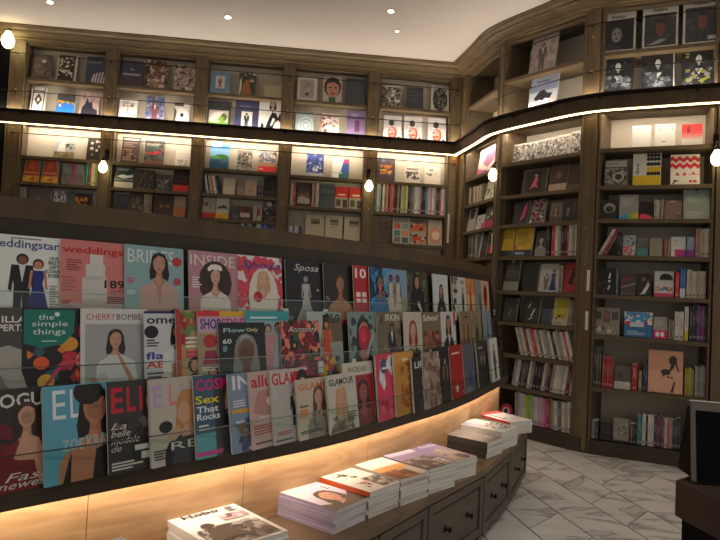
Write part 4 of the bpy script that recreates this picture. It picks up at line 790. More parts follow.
def finish_runs():
    cut = sorted((q[3] for L in RUNS.values() for q in L), reverse=True); cut = cut[KEEP] if len(cut) > KEEP else 0; rest = MB()
    for (bay, z), L in RUNS.items():
        L.sort(key=lambda q: (q[1].translation-BF[bay].translation).length)
        sn = shelfname(bay, z); cnt = {}; k = {}
        for q in L: cnt[q[2]] = cnt.get(q[2], 0)+1
        for mb, m4, nm, ar in L:
            k[nm] = k.get(nm, 0)+1
            if ar <= cut:
                i = len(rest.v); rest.v += [tuple(m4@Vector(v)) for v in mb.v]; rest.f += [tuple(i+j for j in f) for f in mb.f]; rest.c += mb.c; rest.m += mb.m; continue
            o = mb.build('book', 'matte'); o.matrix_world = m4
            l = f'only {nm} spine' if cnt[nm] == 1 else f'{ORD[min(19, k[nm]-1)]} {nm} spine from left'
            tag(o, lab(f'{l}, {sn}, {BAYN[bay]}'), 'book', f'upright spines on the {sn} of the {BAYN[bay]}')
    o = rest.build('book', 'matte'); tag(o, 'many thin book spines filling the shelves between the larger books', 'books', kind='stuff')
# ---- upper ledges of the back bookcases
UP, LO = 1.845, 1.50
for b_, z, u0, u1, v, d, bg, art in [
 (0, UP, 29, 49, 52.5, 'plum-brown night photo cover', '4c3c4c', 'm 4 4 96 96 16 3 6a4a50 2c2838 7c5a58;r 0 0 100 12 4a2c28;e 60 74 12 7 b8b0c0'),
 (0, UP, 55, 75, 53, 'white-framed black and cream figure collage cover', '2a2624', 'm 6 4 80 96 20 5 e0dcd0 1c1a1a c8c0b0;r 88 0 100 100 c8c4bc;r 0 0 6 100 b8b0a8'),
 (0, UP, 84, 105, 54.5, 'blue cover with zebra stripes', '33405c', 'p e0dcd8 30 6 40 36 46 34 38 4;p e0dcd8 44 4 52 40 58 38 52 2;p e0dcd8 58 2 66 44 72 40 66 2;p e0dcd8 72 2 80 48 86 42 80 2;p e0dcd8 86 2 92 40 98 38 96 2;r 6 76 70 80 8a94a8;r 0 40 30 44 22293c'),
 (0, LO, 28, 43, 85, 'white cover with black frame and diamond', 'e4e2dc', 'p 24242a 0 100 14 100 14 4 20 4 20 0 0 0 0 4 8 4 8 96;r 12 84 88 88 24242a;r 84 4 90 100 24242a;r 10 4 15 100 24242a;p 3a3a3c 50 78 76 56 50 34 24 56;p e4e2dc 50 66 62 56 50 46 38 56'),
 (0, LO, 54, 72.5, 92, 'blue cover with yellow shapes', '3c84d8', 'r 0 64 100 100 4a4a50;p e0b040 4 50 16 66 30 56 46 68 60 56 76 66 96 50 96 64 4 72;r 0 0 100 50 2f7ad8;p e8d8a0 8 44 20 56 30 44'),
 (0, LO, 78, 97, 90, 'pinkish cover with dark silhouettes', 'b89a94', 'p 2a2c3c 4 0 10 40 26 56 34 80 46 60 60 66 70 40 92 34 98 0;m 0 60 100 100 8 3 d0b0a4 8c7c88;l 8 4 90 20 2 c8c8d8'),
 (1, UP, 118, 141, 58.5, 'navy landscape cover with small white title', '343850', 'r 0 0 100 40 463c44;r 14 42 90 50 9aa0b4;t 42 62 8 d8d8e0 20 The;m 0 70 100 100 6 2 3c4460'),
 (1, UP, 144, 167, 58, 'brown and white foliage pattern cover', '5a4034', 'm 0 0 100 100 46 8 e4dcd4 2c2420 b8a08c 7a5a44;m 10 0 90 34 14 3 b88878 e8d8cc'),
 (1, UP, 173, 195, 63, 'white scribble cover with brown strokes', 'ccbfb4', 'm 0 0 100 100 28 9 8a6250 e4dcd4 6a4438 b8a498'),
 (1, LO, 117, 135, 97, 'white cover with small grey graphic', 'ece8e4', 'm 16 66 84 82 8 4 6c6460 8c8480;r 47 30 52 66 a49c98;l 20 84 60 90 1 888'),
 (1, LO, 144, 162.5, 95, 'blue cover with reddish figure', '6c7ca4', 'm 0 0 100 100 16 2 8c9cc0 4c5c88 b8a8b8;f 50 4 80 a87868 5a3a34 7a4450 s'),
 (1, LO, 172.5, 188, 101, 'white cover with black round emblem', 'dcd8d0', 'r 0 84 60 100 4c4a44;e 50 46 40 34 e8e6e2;e 52 46 12 9 2c2a28;p 55524c 0 80 18 60 14 20 0 10;p 55524c 100 20 84 10 100 0'),
 (2, UP, 209, 229, 70, 'pale blue cover with figure on white panel', '7c9cb4', 'r 28 24 74 82 dcdcd8;f 50 28 48 b08070 3a2a24 9a5a44 s;l 30 10 76 18 1 5c7c98'),
 (2, UP, 238, 255, 71, 'dark green cover with orange figures', '35402c', 'm 0 60 100 100 10 4 3c6a44 c8b090 2a3020;p a8642c 20 4 26 50 44 72 60 60 70 30 76 4;p e0d8c8 0 0 6 60 14 84 18 30 10 0;m 60 0 100 60 6 8 1f2a20 5c6a44'),
 (2, UP, 264, 281.5, 80, 'blank beige slipcased book', 'aca284', 'r 0 74 100 100 978c74;r 0 66 100 72 b8b090;r 0 0 100 60 b4aa80'),
 (2, LO, 205, 230, 99, 'dark grey cover with green landscape', '3c3e44', 'r 12 8 90 66 c8bcb4;p 6a9a3c 12 8 12 24 50 20 64 30 90 22 90 8;e 72 42 14 14 4c6a2c;e 60 36 12 10 7aa44c;p e8e0dc 16 30 30 56 60 62 70 60 50 36;l 20 78 60 84 1 888'),
 (2, LO, 234, 258, 99, 'indigo cover with white centre portrait panel', '3f3f64', 'r 28 12 74 64 e4e2dc;f 50 12 48 7a6a64 1c1a1c 23222a s;l 20 80 80 88 1 6c6c98'),
 (2, LO, 258.5, 282, 98, 'white cover with seated person in black', 'e8e6e2', 'w 58 86 12 caa890 141214 e8e6e2;p 19181a 30 14 44 44 56 62 74 60 84 40 70 30 60 8 40 4;p e8e6e2 50 20 60 46 70 40 58 22;p 19181a 80 44 90 62 98 46 92 32;p 19181a 4 0 14 30 24 20 16 4;r 0 0 100 4 555'),
 (3, UP, 297, 317, 75, 'white framed cover with grey sketch', 'd8d2ca', 'r 14 10 84 88 b0a49c;e 50 50 14 20 c0b4ac;m 36 22 62 74 12 6 6a5c56 8c807a;e 50 26 8 6 3a2c28'),
 (3, UP, 323, 342, 75, "white cover with large woman's face, dark hair", 'c8c0b4', 'e 50 60 46 40 3c2a20;e 52 54 34 36 c8907c;r 32 0 68 22 3f5a44;p c8907c 36 20 64 20 60 30 40 30;e 38 58 8 3 2a1c18;e 66 58 8 3 2a1c18;e 52 34 12 3.6 a8343c;p 3c2a20 14 70 30 96 76 96 90 66 60 80 30 76;p a87464 50 56 46 44 58 44'),
 (3, UP, 347, 364, 77, 'dark slate blue cover', '3a4450', 'm 4 4 96 96 10 4 46525e 303842;r 0 88 100 92 5a646e'),
 (3, LO, 295, 313, 110, 'pale teal cover with swirling lines', '9cacac', 'e 60 40 44 40 b8c8c8;e 60 40 36 32 8ea6a8;e 60 40 28 25 c0d0d0;e 60 40 20 17 90a8aa;e 60 40 12 10 c4d4d2;r 0 88 100 100 7c8c8c'),
 (3, LO, 320, 339, 112, 'white cover with small brown figures', 'e0d4cc', 'm 6 4 94 90 16 7 9c6458 6a4a44 f0e8e0;r 0 86 100 94 8a6058;r 0 0 8 100 a87c74'),
 (3, LO, 347, 367, 109, 'purple cover with darker centre column', '8c78a0', 'r 40 24 64 66 6a3a64;r 0 70 100 76 5a4c74;l 22 80 80 92 2 c8b8d8;r 0 0 100 14 c0a8cc;l 10 3 90 11 1 6a5a7c'),
 (4, UP, 383, 401, 84, 'black and white action photo cover', '8c8880', 'm 0 0 100 100 22 5 d8d4cc 2a2826 4a4844;r 0 94 100 100 d4d0c8'),
 (4, UP, 407, 424, 85.5, 'slate cover with faint blue lettering', '3c3f46', 'r 0 60 100 63 555a64;m 30 14 80 44 8 3 4a5a70;r 0 76 100 80 4c5058'),
 (4, UP, 432, 450, 83.5, 'white cover with black engraved oval', 'd0ccc0', 'e 50 44 42 44 3a3a36;m 14 8 86 84 26 4 5c5c54 1c1c1a 7c7c70;r 20 90 80 95 999'),
 (4, LO, 384, 402, 114, 'white cover, crimson heart figure, left of three', 'd8d4d0', ''),
 (4, LO, 405, 423, 114.5, 'white cover, crimson heart figure, middle of three', 'd8d4d0', ''),
 (4, LO, 429, 447, 116, 'white cover, crimson heart figure, right of three', 'd8d4d0', ''),
 (7, UP, 602, 636, 9.5, 'white-bordered magazine, face in dark hat', 'd8d4c8', 'r 6 4 94 80 1f2022;b 28 85 9 33312e 40 Itabo;e 44 42 15 19 8c8a88;p 0e0e10 14 60 30 66 70 66 86 58 76 74 30 76;p 101012 58 60 70 30 94 20 94 60;p 3a3a3c 6 4 20 24 50 16 70 4;e 38 46 4 2 2a2a2a;e 52 46 4 2 2a2a2a;e 44 33 5 2 4a3a38'),
 (7, UP, 643, 679, 1.5, 'white-bordered magazine, smoky portrait, second of three', 'd8d4c8', 'r 6 4 94 80 3c4044;b 30 85 9 4a4844 40 Itabo;m 6 4 94 80 14 4 4a5258 33363a;e 50 46 13 20 7a4c40;p 2a2c30 36 60 46 70 62 66 60 56;p 9aa0a0 14 8 50 20 70 18 40 8'),
 (7, UP, 684, 722, -6, 'white-bordered magazine, smoky portrait, right of three', 'd8d4c8', 'r 6 4 94 80 3c4044;b 30 85 9 4a4844 40 Itabo;m 6 4 94 80 14 6 4a5258 33363a;e 52 50 13 20 7a4c40;p 2a2c30 36 64 46 74 62 70 60 60;r 66 8 90 16 b8bcb8'),
 (7, LO, 602, 634, 54, 'dark metallic figure cover, left of three', '26282c', 'm 0 0 100 90 20 3 3c4248 17181b;e 50 76 9 10 c8c8c4;r 47 62 53 70 b0b0ac;p d0d0cc 38 54 62 54 50 40;m 10 20 90 56 14 5 8a9098 565c62;r 0 0 3 100 c8c8c4'),
 (7, LO, 642, 675, 50, 'dark metallic figure cover, middle of three', '26282c', 'm 0 0 100 90 20 7 3c4248 17181b;e 50 76 9 10 c8c8c4;r 47 62 53 70 b0b0ac;p d0d0cc 38 54 62 54 50 40;m 10 20 90 56 14 8 8a9098 565c62;r 97 0 100 100 c8c8c4'),
 (7, LO, 683, 717, 46, 'dark metallic figure cover with gold, right of three', '26282c', 'm 0 0 100 90 20 9 3c4248 17181b;e 50 78 9 10 c8c8c4;r 47 64 53 72 b0b0ac;p d0d0cc 38 56 62 56 50 42;m 10 20 90 56 12 9 8a9098 8a8a3c;m 20 4 60 20 5 2 b8b040;m 4 70 40 96 6 3 9a9440'),
 (6, UP, 527, 553, 33, 'pale mauve cover with ghostly standing figure', 'b8aaa4', 'm 0 0 100 100 18 5 ccc0ba a0928e;f 46 4 76 8c8480 4a4444 6a6464 s'),
 (6, LO, 526, 553, 74, 'blue and white cover with dark rider', 'b4bcc8', 'r 0 60 100 80 7c88a4;r 0 80 100 100 98a2b8;p 26242c 16 44 34 60 50 64 66 52 84 50 76 36 56 40 50 20 40 38 24 36;m 0 0 100 36 14 3 f0e0dc e8a890 ffffff;l 20 84 80 92 1 5c6484'),
]:
    if not art: art = 'r 0 60 100 82 c4bebc;e 50 34 26 24 c8503c;e 50 36 14 18 e8a088;e 44 72 16 12 3c3432;r 40 26 60 32 b83828;m 4 4 96 60 8 3 b8b4b8;e 86 14 7 8 2c2828'
    if u0 > 600 and z == UP: face(b_, z, u0, u1, v, d, bg, art, .03, .12)
    else: face(b_, z, u0, u1, v, d, bg, art)
# ---- shelves under the light band: back wall
L1, L2, L3 = 1.11, .866, .62
F_ = [
 (0, L1, 52, 73, 139, 'pale cover with white horse and dark figures', 'b8bcc0', 'p f0f0ee 14 30 20 70 40 96 60 90 50 50 56 30;m 50 50 96 80 8 3 2a2a30 5a5a60;r 0 0 100 34 8a7c5c;m 0 0 100 34 8 2 a0926c 6e6448'),
 (0, L1, 85, 101, 137, 'dark cover scattered with pale spots', '2f2826', 'e 30 76 9 6 e0d8d0;e 60 84 10 6 c8b8a8;e 76 62 9 6 e8dcd0;e 30 52 12 7 d8ccc0;e 62 44 9 6 e0d4c8;e 36 24 7 4 a8988c;e 80 84 8 5 c8bcb4'),
 (0, L2, 21, 37.5, 159, 'orange dress cover with yellow base, left one', '8a8078', ''),
 (0, L2, 39.5, 56, 159.5, 'orange dress cover with yellow base, right one', '8a8078', ''),
 (0, L2, 60, 71, 163, 'grey cover with small portraits, left copy', '7a7c7c', 'm 4 4 96 50 8 3 3c5a64 a83c50;r 0 56 100 100 8c8e8c'),
 (0, L2, 73, 83, 164, 'grey cover with small portraits, right copy', '7a7c7c', 'm 4 4 96 50 8 5 3c5a64 a83c50;r 0 56 100 100 8c8e8c'),
 (0, L3, 26, 49, 187, 'wide taupe landscape cover', '6a6460', 'm 10 6 90 60 8 2 8a827c 5a504c'),
 (0, L3, 51, 63.5, 190, 'white and blue confetti cover', 'c8c8d0', 'm 0 0 100 100 18 2 2c3458 a84450 e8e8ec 4a4a54'),
 (0, L3, 64, 72, 191, 'greenish slate cover', '4c5a58', 'm 0 0 100 100 8 4 5a6a66 38423f'),
 (0, L3, 73, 90, 193, 'dark cover with orange burst', '2c2422', 'm 0 20 70 80 12 6 d8842c e8a83c a84c24;m 40 0 100 60 8 8 181820'),
 (1, L1, 120, 138.5, 136, 'dark brown striped cover with white lettering', '463834', 'r 10 88 90 94 b8a8a0;l 10 62 84 84 3 8c7468;l 8 8 92 56 6 a07c68;m 4 10 96 50 8 3 6a4a3c 2c2220'),
 (1, L1, 143, 163, 139.5, 'dark teal cover with red splash', '46504e', 'm 0 0 100 100 14 5 5c6664 2f3634 8a5c50;p d83040 14 50 40 46 60 56 84 54 60 42 30 40;l 10 78 90 88 2 a0a8a4;r 0 0 100 14 7a4c44'),
 (1, L1, 174, 191, 150, 'white cover with faint line drawing', 'ebe6e0', 'm 10 8 90 40 10 3 b8a89c d8ccc4;l 20 4 80 10 1 5a3c34;l 20 76 80 84 1 ccc'),
 (1, L2, 113, 132, 165, 'black and white seascape cover', '23282c', 'p c8d0cc 10 50 40 60 70 56 96 62 96 50 50 42;r 0 0 100 26 c4bcb0;l 10 78 90 90 2 8a98a0;r 0 34 100 40 6a7c84'),
 (1, L2, 133, 152.5, 169, 'dark cover with dry grass stalks', '3c332c', 'p 8a7a60 20 0 24 0 50 90 48 92;p 8a7a60 50 0 53 0 60 90 58 90;p 7a6a50 70 0 74 0 90 80 88 84;p 7a6a50 40 0 43 0 20 80 18 78;m 4 0 96 60 8 5 4a4036 2a241e'),
 (1, L2, 154, 168.5, 174, 'photo cover of people in teal shade', '3a3c3a', 'm 4 0 96 70 16 4 7c8c88 2a2a28 b0aca0 4c6464;r 0 74 100 100 4c4038'),
 (1, L2, 172, 190, 170, 'black cover with bright red lower band', '221d20', 'r 0 0 100 30 d8342c;r 20 40 80 54 5a2430;l 20 60 90 80 2 463c48'),
 (1, L3, 114, 127, 194, 'dim blue night cover', '2a2c3c', 'm 20 20 90 80 8 3 3a4c84 1c2030'),
 (1, L3, 127.5, 141.5, 192, 'brown bead pattern cover', '50443a', 'm 0 0 100 100 20 5 8a7a68 2c241e'),
 (1, L3, 152, 172, 194, 'brown cover with two orange dots', '4c3a2e', 'e 40 44 10 7 a8683c;e 72 46 10 7 a8683c;r 10 70 90 84 3a2c24'),
 (1, L3, 172.5, 184.5, 196, 'pale orange boxed book', 'b07c58', 'r 0 50 100 100 a8947c;r 0 0 100 46 c07850'),
 (2, L1, 209, 228.5, 142, 'bright blue sky cover with green island', '3c84d8', 'r 0 48 100 78 7cb0e0;e 60 46 36 11 3c7a34;e 30 42 24 8 5a9a3c;r 0 0 100 38 2c5c80;p 1c4460 0 0 0 26 40 34 70 20 100 26 100 0;r 4 86 60 93 b8d4ec'),
 (2, L1, 236, 251.5, 149.5, 'grey city street cover', '8a847e', 'm 0 0 100 90 20 5 5a5450 b8b0a8 444;r 40 10 44 80 3c3836;r 70 20 73 90 3c3836'),
 (2, L1, 258, 276, 150, 'grey city cover with red band below', '9a928c', 'm 0 40 100 96 18 6 5c5450 c8c0b8 6c74a0;r 0 26 100 44 b08c70;r -2 0 100 26 d8302c;l 6 10 40 20 1 e8a8a0'),
 (2, L2, 222, 234, 178, 'plain cream boxed book', 'c8c0a8', 'r 6 60 40 64 a8a08c'),
 (2, L2, 235.5, 243, 187, 'beige low book', '94887a', 'r 10 40 90 60 a89c8c'),
 (2, L2, 244, 256, 180, 'dusty pink small book', 'b09a8c', 'r 0 0 100 100 b8a090;r 20 30 80 34 8a7468'),
 (2, L2, 263, 277, 177, 'black cover with dim building', '241f1f', 'm 10 10 90 90 12 5 3a3232 171414;r 0 0 100 30 3c3838'),
 (2, .627, 201, 214.5, 197, 'cream photo cover with red band', 'b0a898', 'm 4 44 96 76 8 3 5a4c40 8c8070;r 0 0 100 26 d0402c'),
 (2, .627, 215, 228, 197, 'cream horse photo cover with yellow band', 'c8c2b4', 'p 4c4438 10 44 20 60 40 58 50 66 80 60 92 44 60 50;r 0 0 100 26 e0b42c'),
 (2, .627, 231, 238, 205, 'dark grey narrow cover', '55524c', 'r 10 10 90 30 6c6860'),
 (2, .627, 239, 249, 206, 'maroon and white low cover', '6a3430', 'r 0 20 100 52 c8c0b4;m 0 60 100 100 6 3 8a3c34'),
 (2, .627, 252, 261, 205, 'white cover with small red figure', 'a8a094', 'r 50 30 84 80 9c3c34;r 44 0 50 100 5a4c44'),
 (2, .627, 263, 276, 202, 'black and white jumble cover', '33302e', 'm 0 0 100 100 18 6 a8a49c 5c5854;r 20 80 60 100 c8c4bc'),
 (3, L1-.01, 306, 323.5, 153, 'deep blue abstract cover', '3c4c98', 'm 0 0 100 100 18 5 24306c 7c90c8 2c3c80;m 10 20 90 60 10 8 c8d0e8;r 0 0 100 14 b0b0b8'),
 (3, L1-.01, 332, 349, 158, 'white cover, pink-to-blue diagonal stripe', 'e4e4e2', 'p 3c5cb0 46 20 70 100 100 100 100 20;p d83c70 64 80 70 100 100 100 98 78;r 40 0 100 30 2c6c7c;r 0 22 60 30 b8c8c8'),
 (3, .80, 296, 311, 182, 'dark framed cover with coastal scene', '3c2c22', 'r 10 10 90 84 6a5c4a;p a8a488 10 10 10 34 40 44 90 30 90 10;r 10 56 90 84 4c3e30'),
 (3, .80, 319, 334.5, 183, 'teal-grey cover with dark title', '5c6c68', 'b 6 76 14 1f2a2a 80 Royal;r 0 0 100 60 4c5c60;m 0 0 100 60 8 3 3c4a50'),
 (3, .80, 335, 348, 186, 'red-topped cover with photo pair, left copy', 'd0342c', 'r 0 0 100 50 a8a090;r 10 10 44 40 4c4840;r 60 4 94 40 3c2c28;l 20 60 80 70 1 f0d8c8'),
 (3, .80, 349, 362.5, 187, 'red-topped cover with photo pair, right copy', 'd0342c', 'r 0 0 100 50 a8a090;r 10 10 44 40 4c4840;r 60 4 94 40 3c2c28;l 20 60 80 70 1 f0d8c8'),
 (3, .49, 305, 324, 214, 'cream cover with small brown photo, left of three', 'beb69c', 'r 28 60 76 82 5a4438;r 30 70 74 80 8c6c58;l 30 50 70 54 1 8c8470'),
 (3, .49, 325, 342.5, 215, 'cream cover with small grey photo, middle of three', 'beb69c', 'r 28 60 76 82 5a5858;r 30 62 74 72 8c8c88;l 30 50 70 54 1 8c8470'),
 (3, .49, 344, 362, 216.5, 'cream cover with small dark photo, right of three', 'beb69c', 'r 28 60 80 82 5a4c44;r 30 62 78 70 9c8c78;l 30 50 70 54 1 8c8470'),
 (4, 1.10, 377, 395.5, 157, 'dark cover with orange glow', '4a3c44', 'm 20 30 84 70 14 4 e0943c d8a858 b86828;m 0 70 100 100 8 3 5c6488 3a3040'),
 (4, 1.10, 405, 420.5, 166, 'white cover with black photograph, wide', 'd8d4d0', 'm 6 20 94 70 18 3 3a3634 6a6460;r 10 80 90 90 8c8884'),
 (4, 1.10, 425, 441, 166, 'white cover with fine ink drawing', 'e6e4e0', 'm 10 40 90 60 8 3 6a6664;l 30 74 60 90 2 555'),
 (4, .487, 380, 391, 219, 'dim brown collage cover', '50423a', 'm 0 0 100 90 14 4 7a5c4c 2c2622;r 0 90 100 100 7a7240'),
 (4, .487, 393, 410.5, 218, 'white grid cover with coloured squares', 'b8b4ac', 'b 10 86 9 2c2826 80 DESIGN;r 10 58 44 80 c8643c;r 54 58 90 80 8c9c9c;r 10 30 44 52 5c7c80;r 54 30 90 52 d88850;r 10 4 44 26 7a6c60;r 54 4 90 26 3c5c5c'),
 (4, .487, 411, 427, 219.5, 'orange and white busy cover', 'a89c90', 'r 0 86 100 100 6c5a48;r 6 54 94 80 d8602c;r 10 10 84 32 c84024;m 0 0 100 90 10 4 e0d8cc c85828 3c3430'),
 (4, .487, 428.5, 443, 220, 'pale pink shell photo cover', 'b8a090', 'e 50 40 44 30 c8846c;e 54 40 28 18 d8b8a8;r 0 76 100 100 b8b0a4'),
]
for b_, z, u0, u1, v, d, bg, art in F_:
    if not art: art = 'p c8502c 24 100 76 100 100 30 0 30;r 0 0 100 28 e8a030;l 8 40 92 46 1 e8c8a8;m 0 6 100 26 8 2 e8c860 b86420;p d8643c 34 96 64 96 70 60 30 60'
    face(b_, z, u0, u1, v, d, bg, art, back=.03)
spines(0, L2, 84.5, 97, 161, ['3c9a50', '3c5c80', 'd8503c', 'e8e0d0', 'b8c040', '8a8a80'])
spines(0, L2, 71.2, 72.8, 163, ['d03c84'])
spines(0, L3, 18, 25.5, 186, ['a8a498', '8c8880', 'b0aca0', '6a6660'])
spines(0, L3, 91, 99, 190, ['6c6862', 'a8a49c', '4c4844', '8c887f'])
spines(1, L3, 142.5, 151, 193, ['8c7c64', 'a09074', '6c5c48'])
spines(1, L3, 185.5, 191, 196, ['3c3834', '7c848a'])
spines(2, L2, 203, 220, 175, ['d8d8d4', '23201e', 'c8c8c0', 'd87c34', 'e0dcd4', '4c8c98', '2a2826'], lean=-.2)
spines(2, L2, 256.6, 262.5, 185, ['3a3432', '4c4440'])
spines(2, .39, 202, 238, 226, ['5c5850', '3c3a36', '7c786c', '2c2a28', '4c4840', '6a6458', '33302c'])
spines(2, .39, 240, 277, 222, ['c8c8c8', '2c3a64', 'a8a8a4', '33302c', 'd0ccc4', '3c60a0', '5c88b8', '2c2a28', '4068a0', '8ca0b8'])
spines(3, .80, 290, 295.5, 182, ['c8b8ac', 'a84840'])
spines(3, .80, 311.8, 318.5, 182, ['c89a98', '8c5c5c', 'd0c0b8'])
spines(3, .49, 288, 303.5, 226, ['c8ccd4', '3c60a0', 'd8d8d8', '2c3038', '8c98a8'])
spines(4, .795, 375, 447.5, 183, ['5c807c', 'c8d0d0', '9cacac', '1f1c1c', 'e0d8cc', '8c5c40', 'd8a888', '2a2624', 'd06878', 'c85868', '6a3c34', '2c2624', 'a08478', '241f1e', 'd8d0c0', 'b8cc4c', 'a8c03c', 'e4e4dc', '1c1c1e', '6c6864', '8c8c8c', 'e4e8e8', 'c8d4d4', 'd0a0b0', '181818', '20242c', '5c84b0', 'c8ccd0', 'd888a8', 'e0dcd8', '8ca8a4', '2c3430', '1c1c1c', 'c8407c', 'e0dcd8', 'b8b4a8', 'c8c8c0'], var=.05)
# ---- narrow corner bookcase
face(5, 1.13, 474, 490.5, 147, 'magenta and white cover', 'e6d8e0', 'p c83c8c 0 0 0 30 30 16 60 10 60 0;p a85ca8 30 40 50 96 100 100 100 50 60 20;l 30 74 80 84 1 fff;p e8e0ea 0 30 30 90 0 100')
spines(5, 1.13, 491.6, 496.5, 138, ['3c3430', 'c8c0b8', '2a2624', '5c5048'], lean=.12)
spines(5, .872, 466, 479.5, 186, ['b8b4a8', '6a5c50', 'c8c4b8', 'a86c64', 'd0c8c0', '8c4c48', 'c8c0b8', '7c7468'])
face(5, .872, 481, 490.5, 180, 'white cover with teal patch', 'c8c8b8', 'm 10 10 90 60 8 3 2c3a34 3c8074;r 10 70 90 90 b8b8a4', lean=.2)
face(5, .618, 463.5, 470.5, 207, 'white cover with dark monogram', 'b8b8b0', 'r 20 50 80 90 23262a;m 20 50 80 90 6 2 8a8c90')
face(5, .618, 472, 479.5, 215, 'white cover with pink edge', 'd0ccd0', 'r 70 0 100 40 d04c90;m 10 20 80 90 8 2 8a8a94')
face(5, .618, 480.5, 491, 206, 'charcoal cover with magenta band', '4a4a4a', 'r 0 0 100 34 c02870;m 10 44 90 92 14 2 c8c8c4 2a2a2a')
spines(5, .36, 465, 474, 232, ['5c5450', '3c3634', '8c847c', '2c2826', 'a09890'])
face(5, .36, 475, 482, 230, 'dark cover with white strip', '26282a', 'r 0 0 26 100 b0b4b4;r 60 20 90 60 4a5054')
face(5, .36, 483.5, 491.5, 231, 'black cover with orange-red square', '1c1c1e', 'r 6 10 90 46 c8442c;r 10 60 90 80 33343a')
# ---- angled bookcase
bw = 'm 0 0 100 92 22 %d 2a2c30 e0e0e0 6c6c74;r 0 92 100 100 d8d4d0'
for i, (u0, u1, v) in enumerate([(510, 521.5, 143.5), (522, 533, 141.5), (533.5, 541, 139.5), (541.5, 553.5, 137), (554, 566, 134), (568, 581.5, 130)]):
    face(6, 1.13, u0, u1, v, f'{ORD[i]} from left of six matching black-and-white covers', 'a8a4a0', bw % (i+3))
face(6, .856, 519, 543, 168, 'large black cover with pink dancer', '26221f', 'r 0 0 100 100 3c352d;r 12 4 80 90 141214;p d85c7c 34 14 44 40 54 70 66 60 60 36 70 20 50 26;e 56 72 6 5 d8a898;l 10 94 60 97 1 888')
face(6, .856, 546, 564, 164, 'brown cover with cream foot', '4c382c', 'r 0 0 100 26 b8a084;e 50 60 16 14 8a6450;r 0 30 100 34 3a2c24')
face(6, .856, 566, 577, 163, 'deep brown cover', '403026', 'r 0 0 100 20 6a5444;r 20 40 80 80 4c3a30')
face(6, .612, 510, 525, 201, 'black cover with hot pink flame', '1c191a', 'p d03c6c 44 10 60 40 70 80 88 96 84 60 76 30;m 10 0 50 40 6 3 3c3438')
face(6, .612, 527, 541.5, 199, 'white and crimson graphic cover', '8c8884', 'm 0 0 100 100 22 4 e0dcd8 2c2426 b8283c 3a3638')
face(6, .612, 547, 558, 202, 'tan portrait cover, left of three', '7a6a58', 'w 50 60 20 a88c74 3c3028 5a4c40')
face(6, .612, 559.5, 570, 202, 'black portrait cover, middle of three', '332b26', 'w 50 60 20 8c7058 1c1614 23201e')
face(6, .612, 571.5, 579.5, 201, 'slate portrait cover, right of three', '44423e', 'w 50 60 20 6c6058 1c1a1a 2c2c30')
face(6, .347, 498.5, 510, 227, 'yellow narrow cover with dark foot', 'c8a024', 'r 0 0 100 20 2a2c34;r 10 60 90 64 8c7420')
face(6, .347, 511.5, 529, 227, 'yellow poster cover with dark band', 'd0a828', 'r 0 0 100 22 2a2f3c;l 8 36 92 86 7 8c6c18;e 8 30 10 7 c8402c;r 6 5 60 14 8c98a8')
face(6, .347, 532, 543, 231, 'grey portrait cover', '44403c', 'w 50 62 22 a8a09c 1c1a1a 8c8480')
spines(6, .347, 544, 547.5, 225, ['33302e', '2c3444'])
spines(6, .347, 549, 578.5, 223, ['c83c44', 'b83840', 'e0d8d0', 'c8c0b4', '8c8478', '2c2422', '261f1e', 'a82434', 'c8c0b4', 'a8a094', 'd0c8bc', '8c8478', 'b8b0a4'])
face(6, .063, 501, 515.5, 256, 'dark cover with gold crest and pale base', '3a3630', 'r 0 0 100 26 8c8878;e 50 84 10 5 c8b06c;l 14 40 86 76 5 54504c')
face(6, .063, 520, 534.5, 264, 'black textured cover', '1f1e20', 'm 0 0 100 100 10 5 2c2a2c 141416')
face(6, .063, 536, 556, 264, 'white cover with two figures in blue', 'b8b4ac', 'f 36 8 58 8a7468 2c2420 6a5c54 s;f 70 6 76 8c6c5c 1c1a1a 2c3c6c g;l 10 88 60 94 1 777')
face(6, .063, 561, 575.5, 263, 'crimson cover with black figure', 'a82c30', 'p 1c1618 30 30 40 60 60 76 76 60 66 46 60 24;e 56 78 9 7 1c1618')
spines(6, .063, 556.7, 560.5, 264, ['6a6458', '8c8470'])
face(6, -.19, 500, 513.5, 298, 'dark bluish wrapped book', '3a3838', 'm 0 0 100 100 12 4 4a4848 2a2a2a;p 8a8c8c 40 20 60 50 56 52 36 24')
face(6, -.19, 521, 536, 298, 'dark book with painted silver shine', '3c3634', 'p c8c8c8 20 60 34 80 40 78 28 56;p d8d8d8 44 30 66 60 70 54 50 24;p b8b8b8 30 10 60 20 56 26 28 14;m 0 0 100 100 6 3 4c4644')  # silvery shine put into the cover colour as pale slanted streaks
face(6, -.19, 539, 548.5, 309, 'small blue-grey book', '4c5460', 'r 10 10 90 90 434c5c')
face(6, -.19, 550, 565, 297.5, 'yellow-topped cream cover', 'b8b090', 'r 8 26 92 96 b8a838;m 10 20 90 40 8 2 4c4430;l 10 6 60 12 1 777')
spines(6, -.19, 566, 573, 300, ['8c8470', '6c6858', '3a3432'])
spines(6, -.454, 513, 573, 329, ['c8c4bc', 'a8a098', 'd0ccc4', '8c3c34', 'd8d4cc', 'b8b4a8', 'c83c34', 'c8c0b4', '6c6860', 'd8d4cc', 'b0a898', '8c8880', 'd0c8bc', '3a3634', 'c8c4bc', 'a89c8c', 'd8d4cc', 'c4483c', 'e0dcd4'], lean=-.3, var=.05)
spines(6, -.708, 509, 573, 362, ['8c8880', 'c8c4bc', '3a3634', '6c6860', '2a2826', 'd0ccc4', '8c7c70', '1f1e20', '23222a', '2c2a28', 'c8c0b4', '8c6c60', '3c3430', 'a89c8c', 'd8d0bc', 'c8c4bc', 'b8b4a8', 'd8d4cc', '6c2c28', 'c8c4bc'], lean=.14, var=.06)
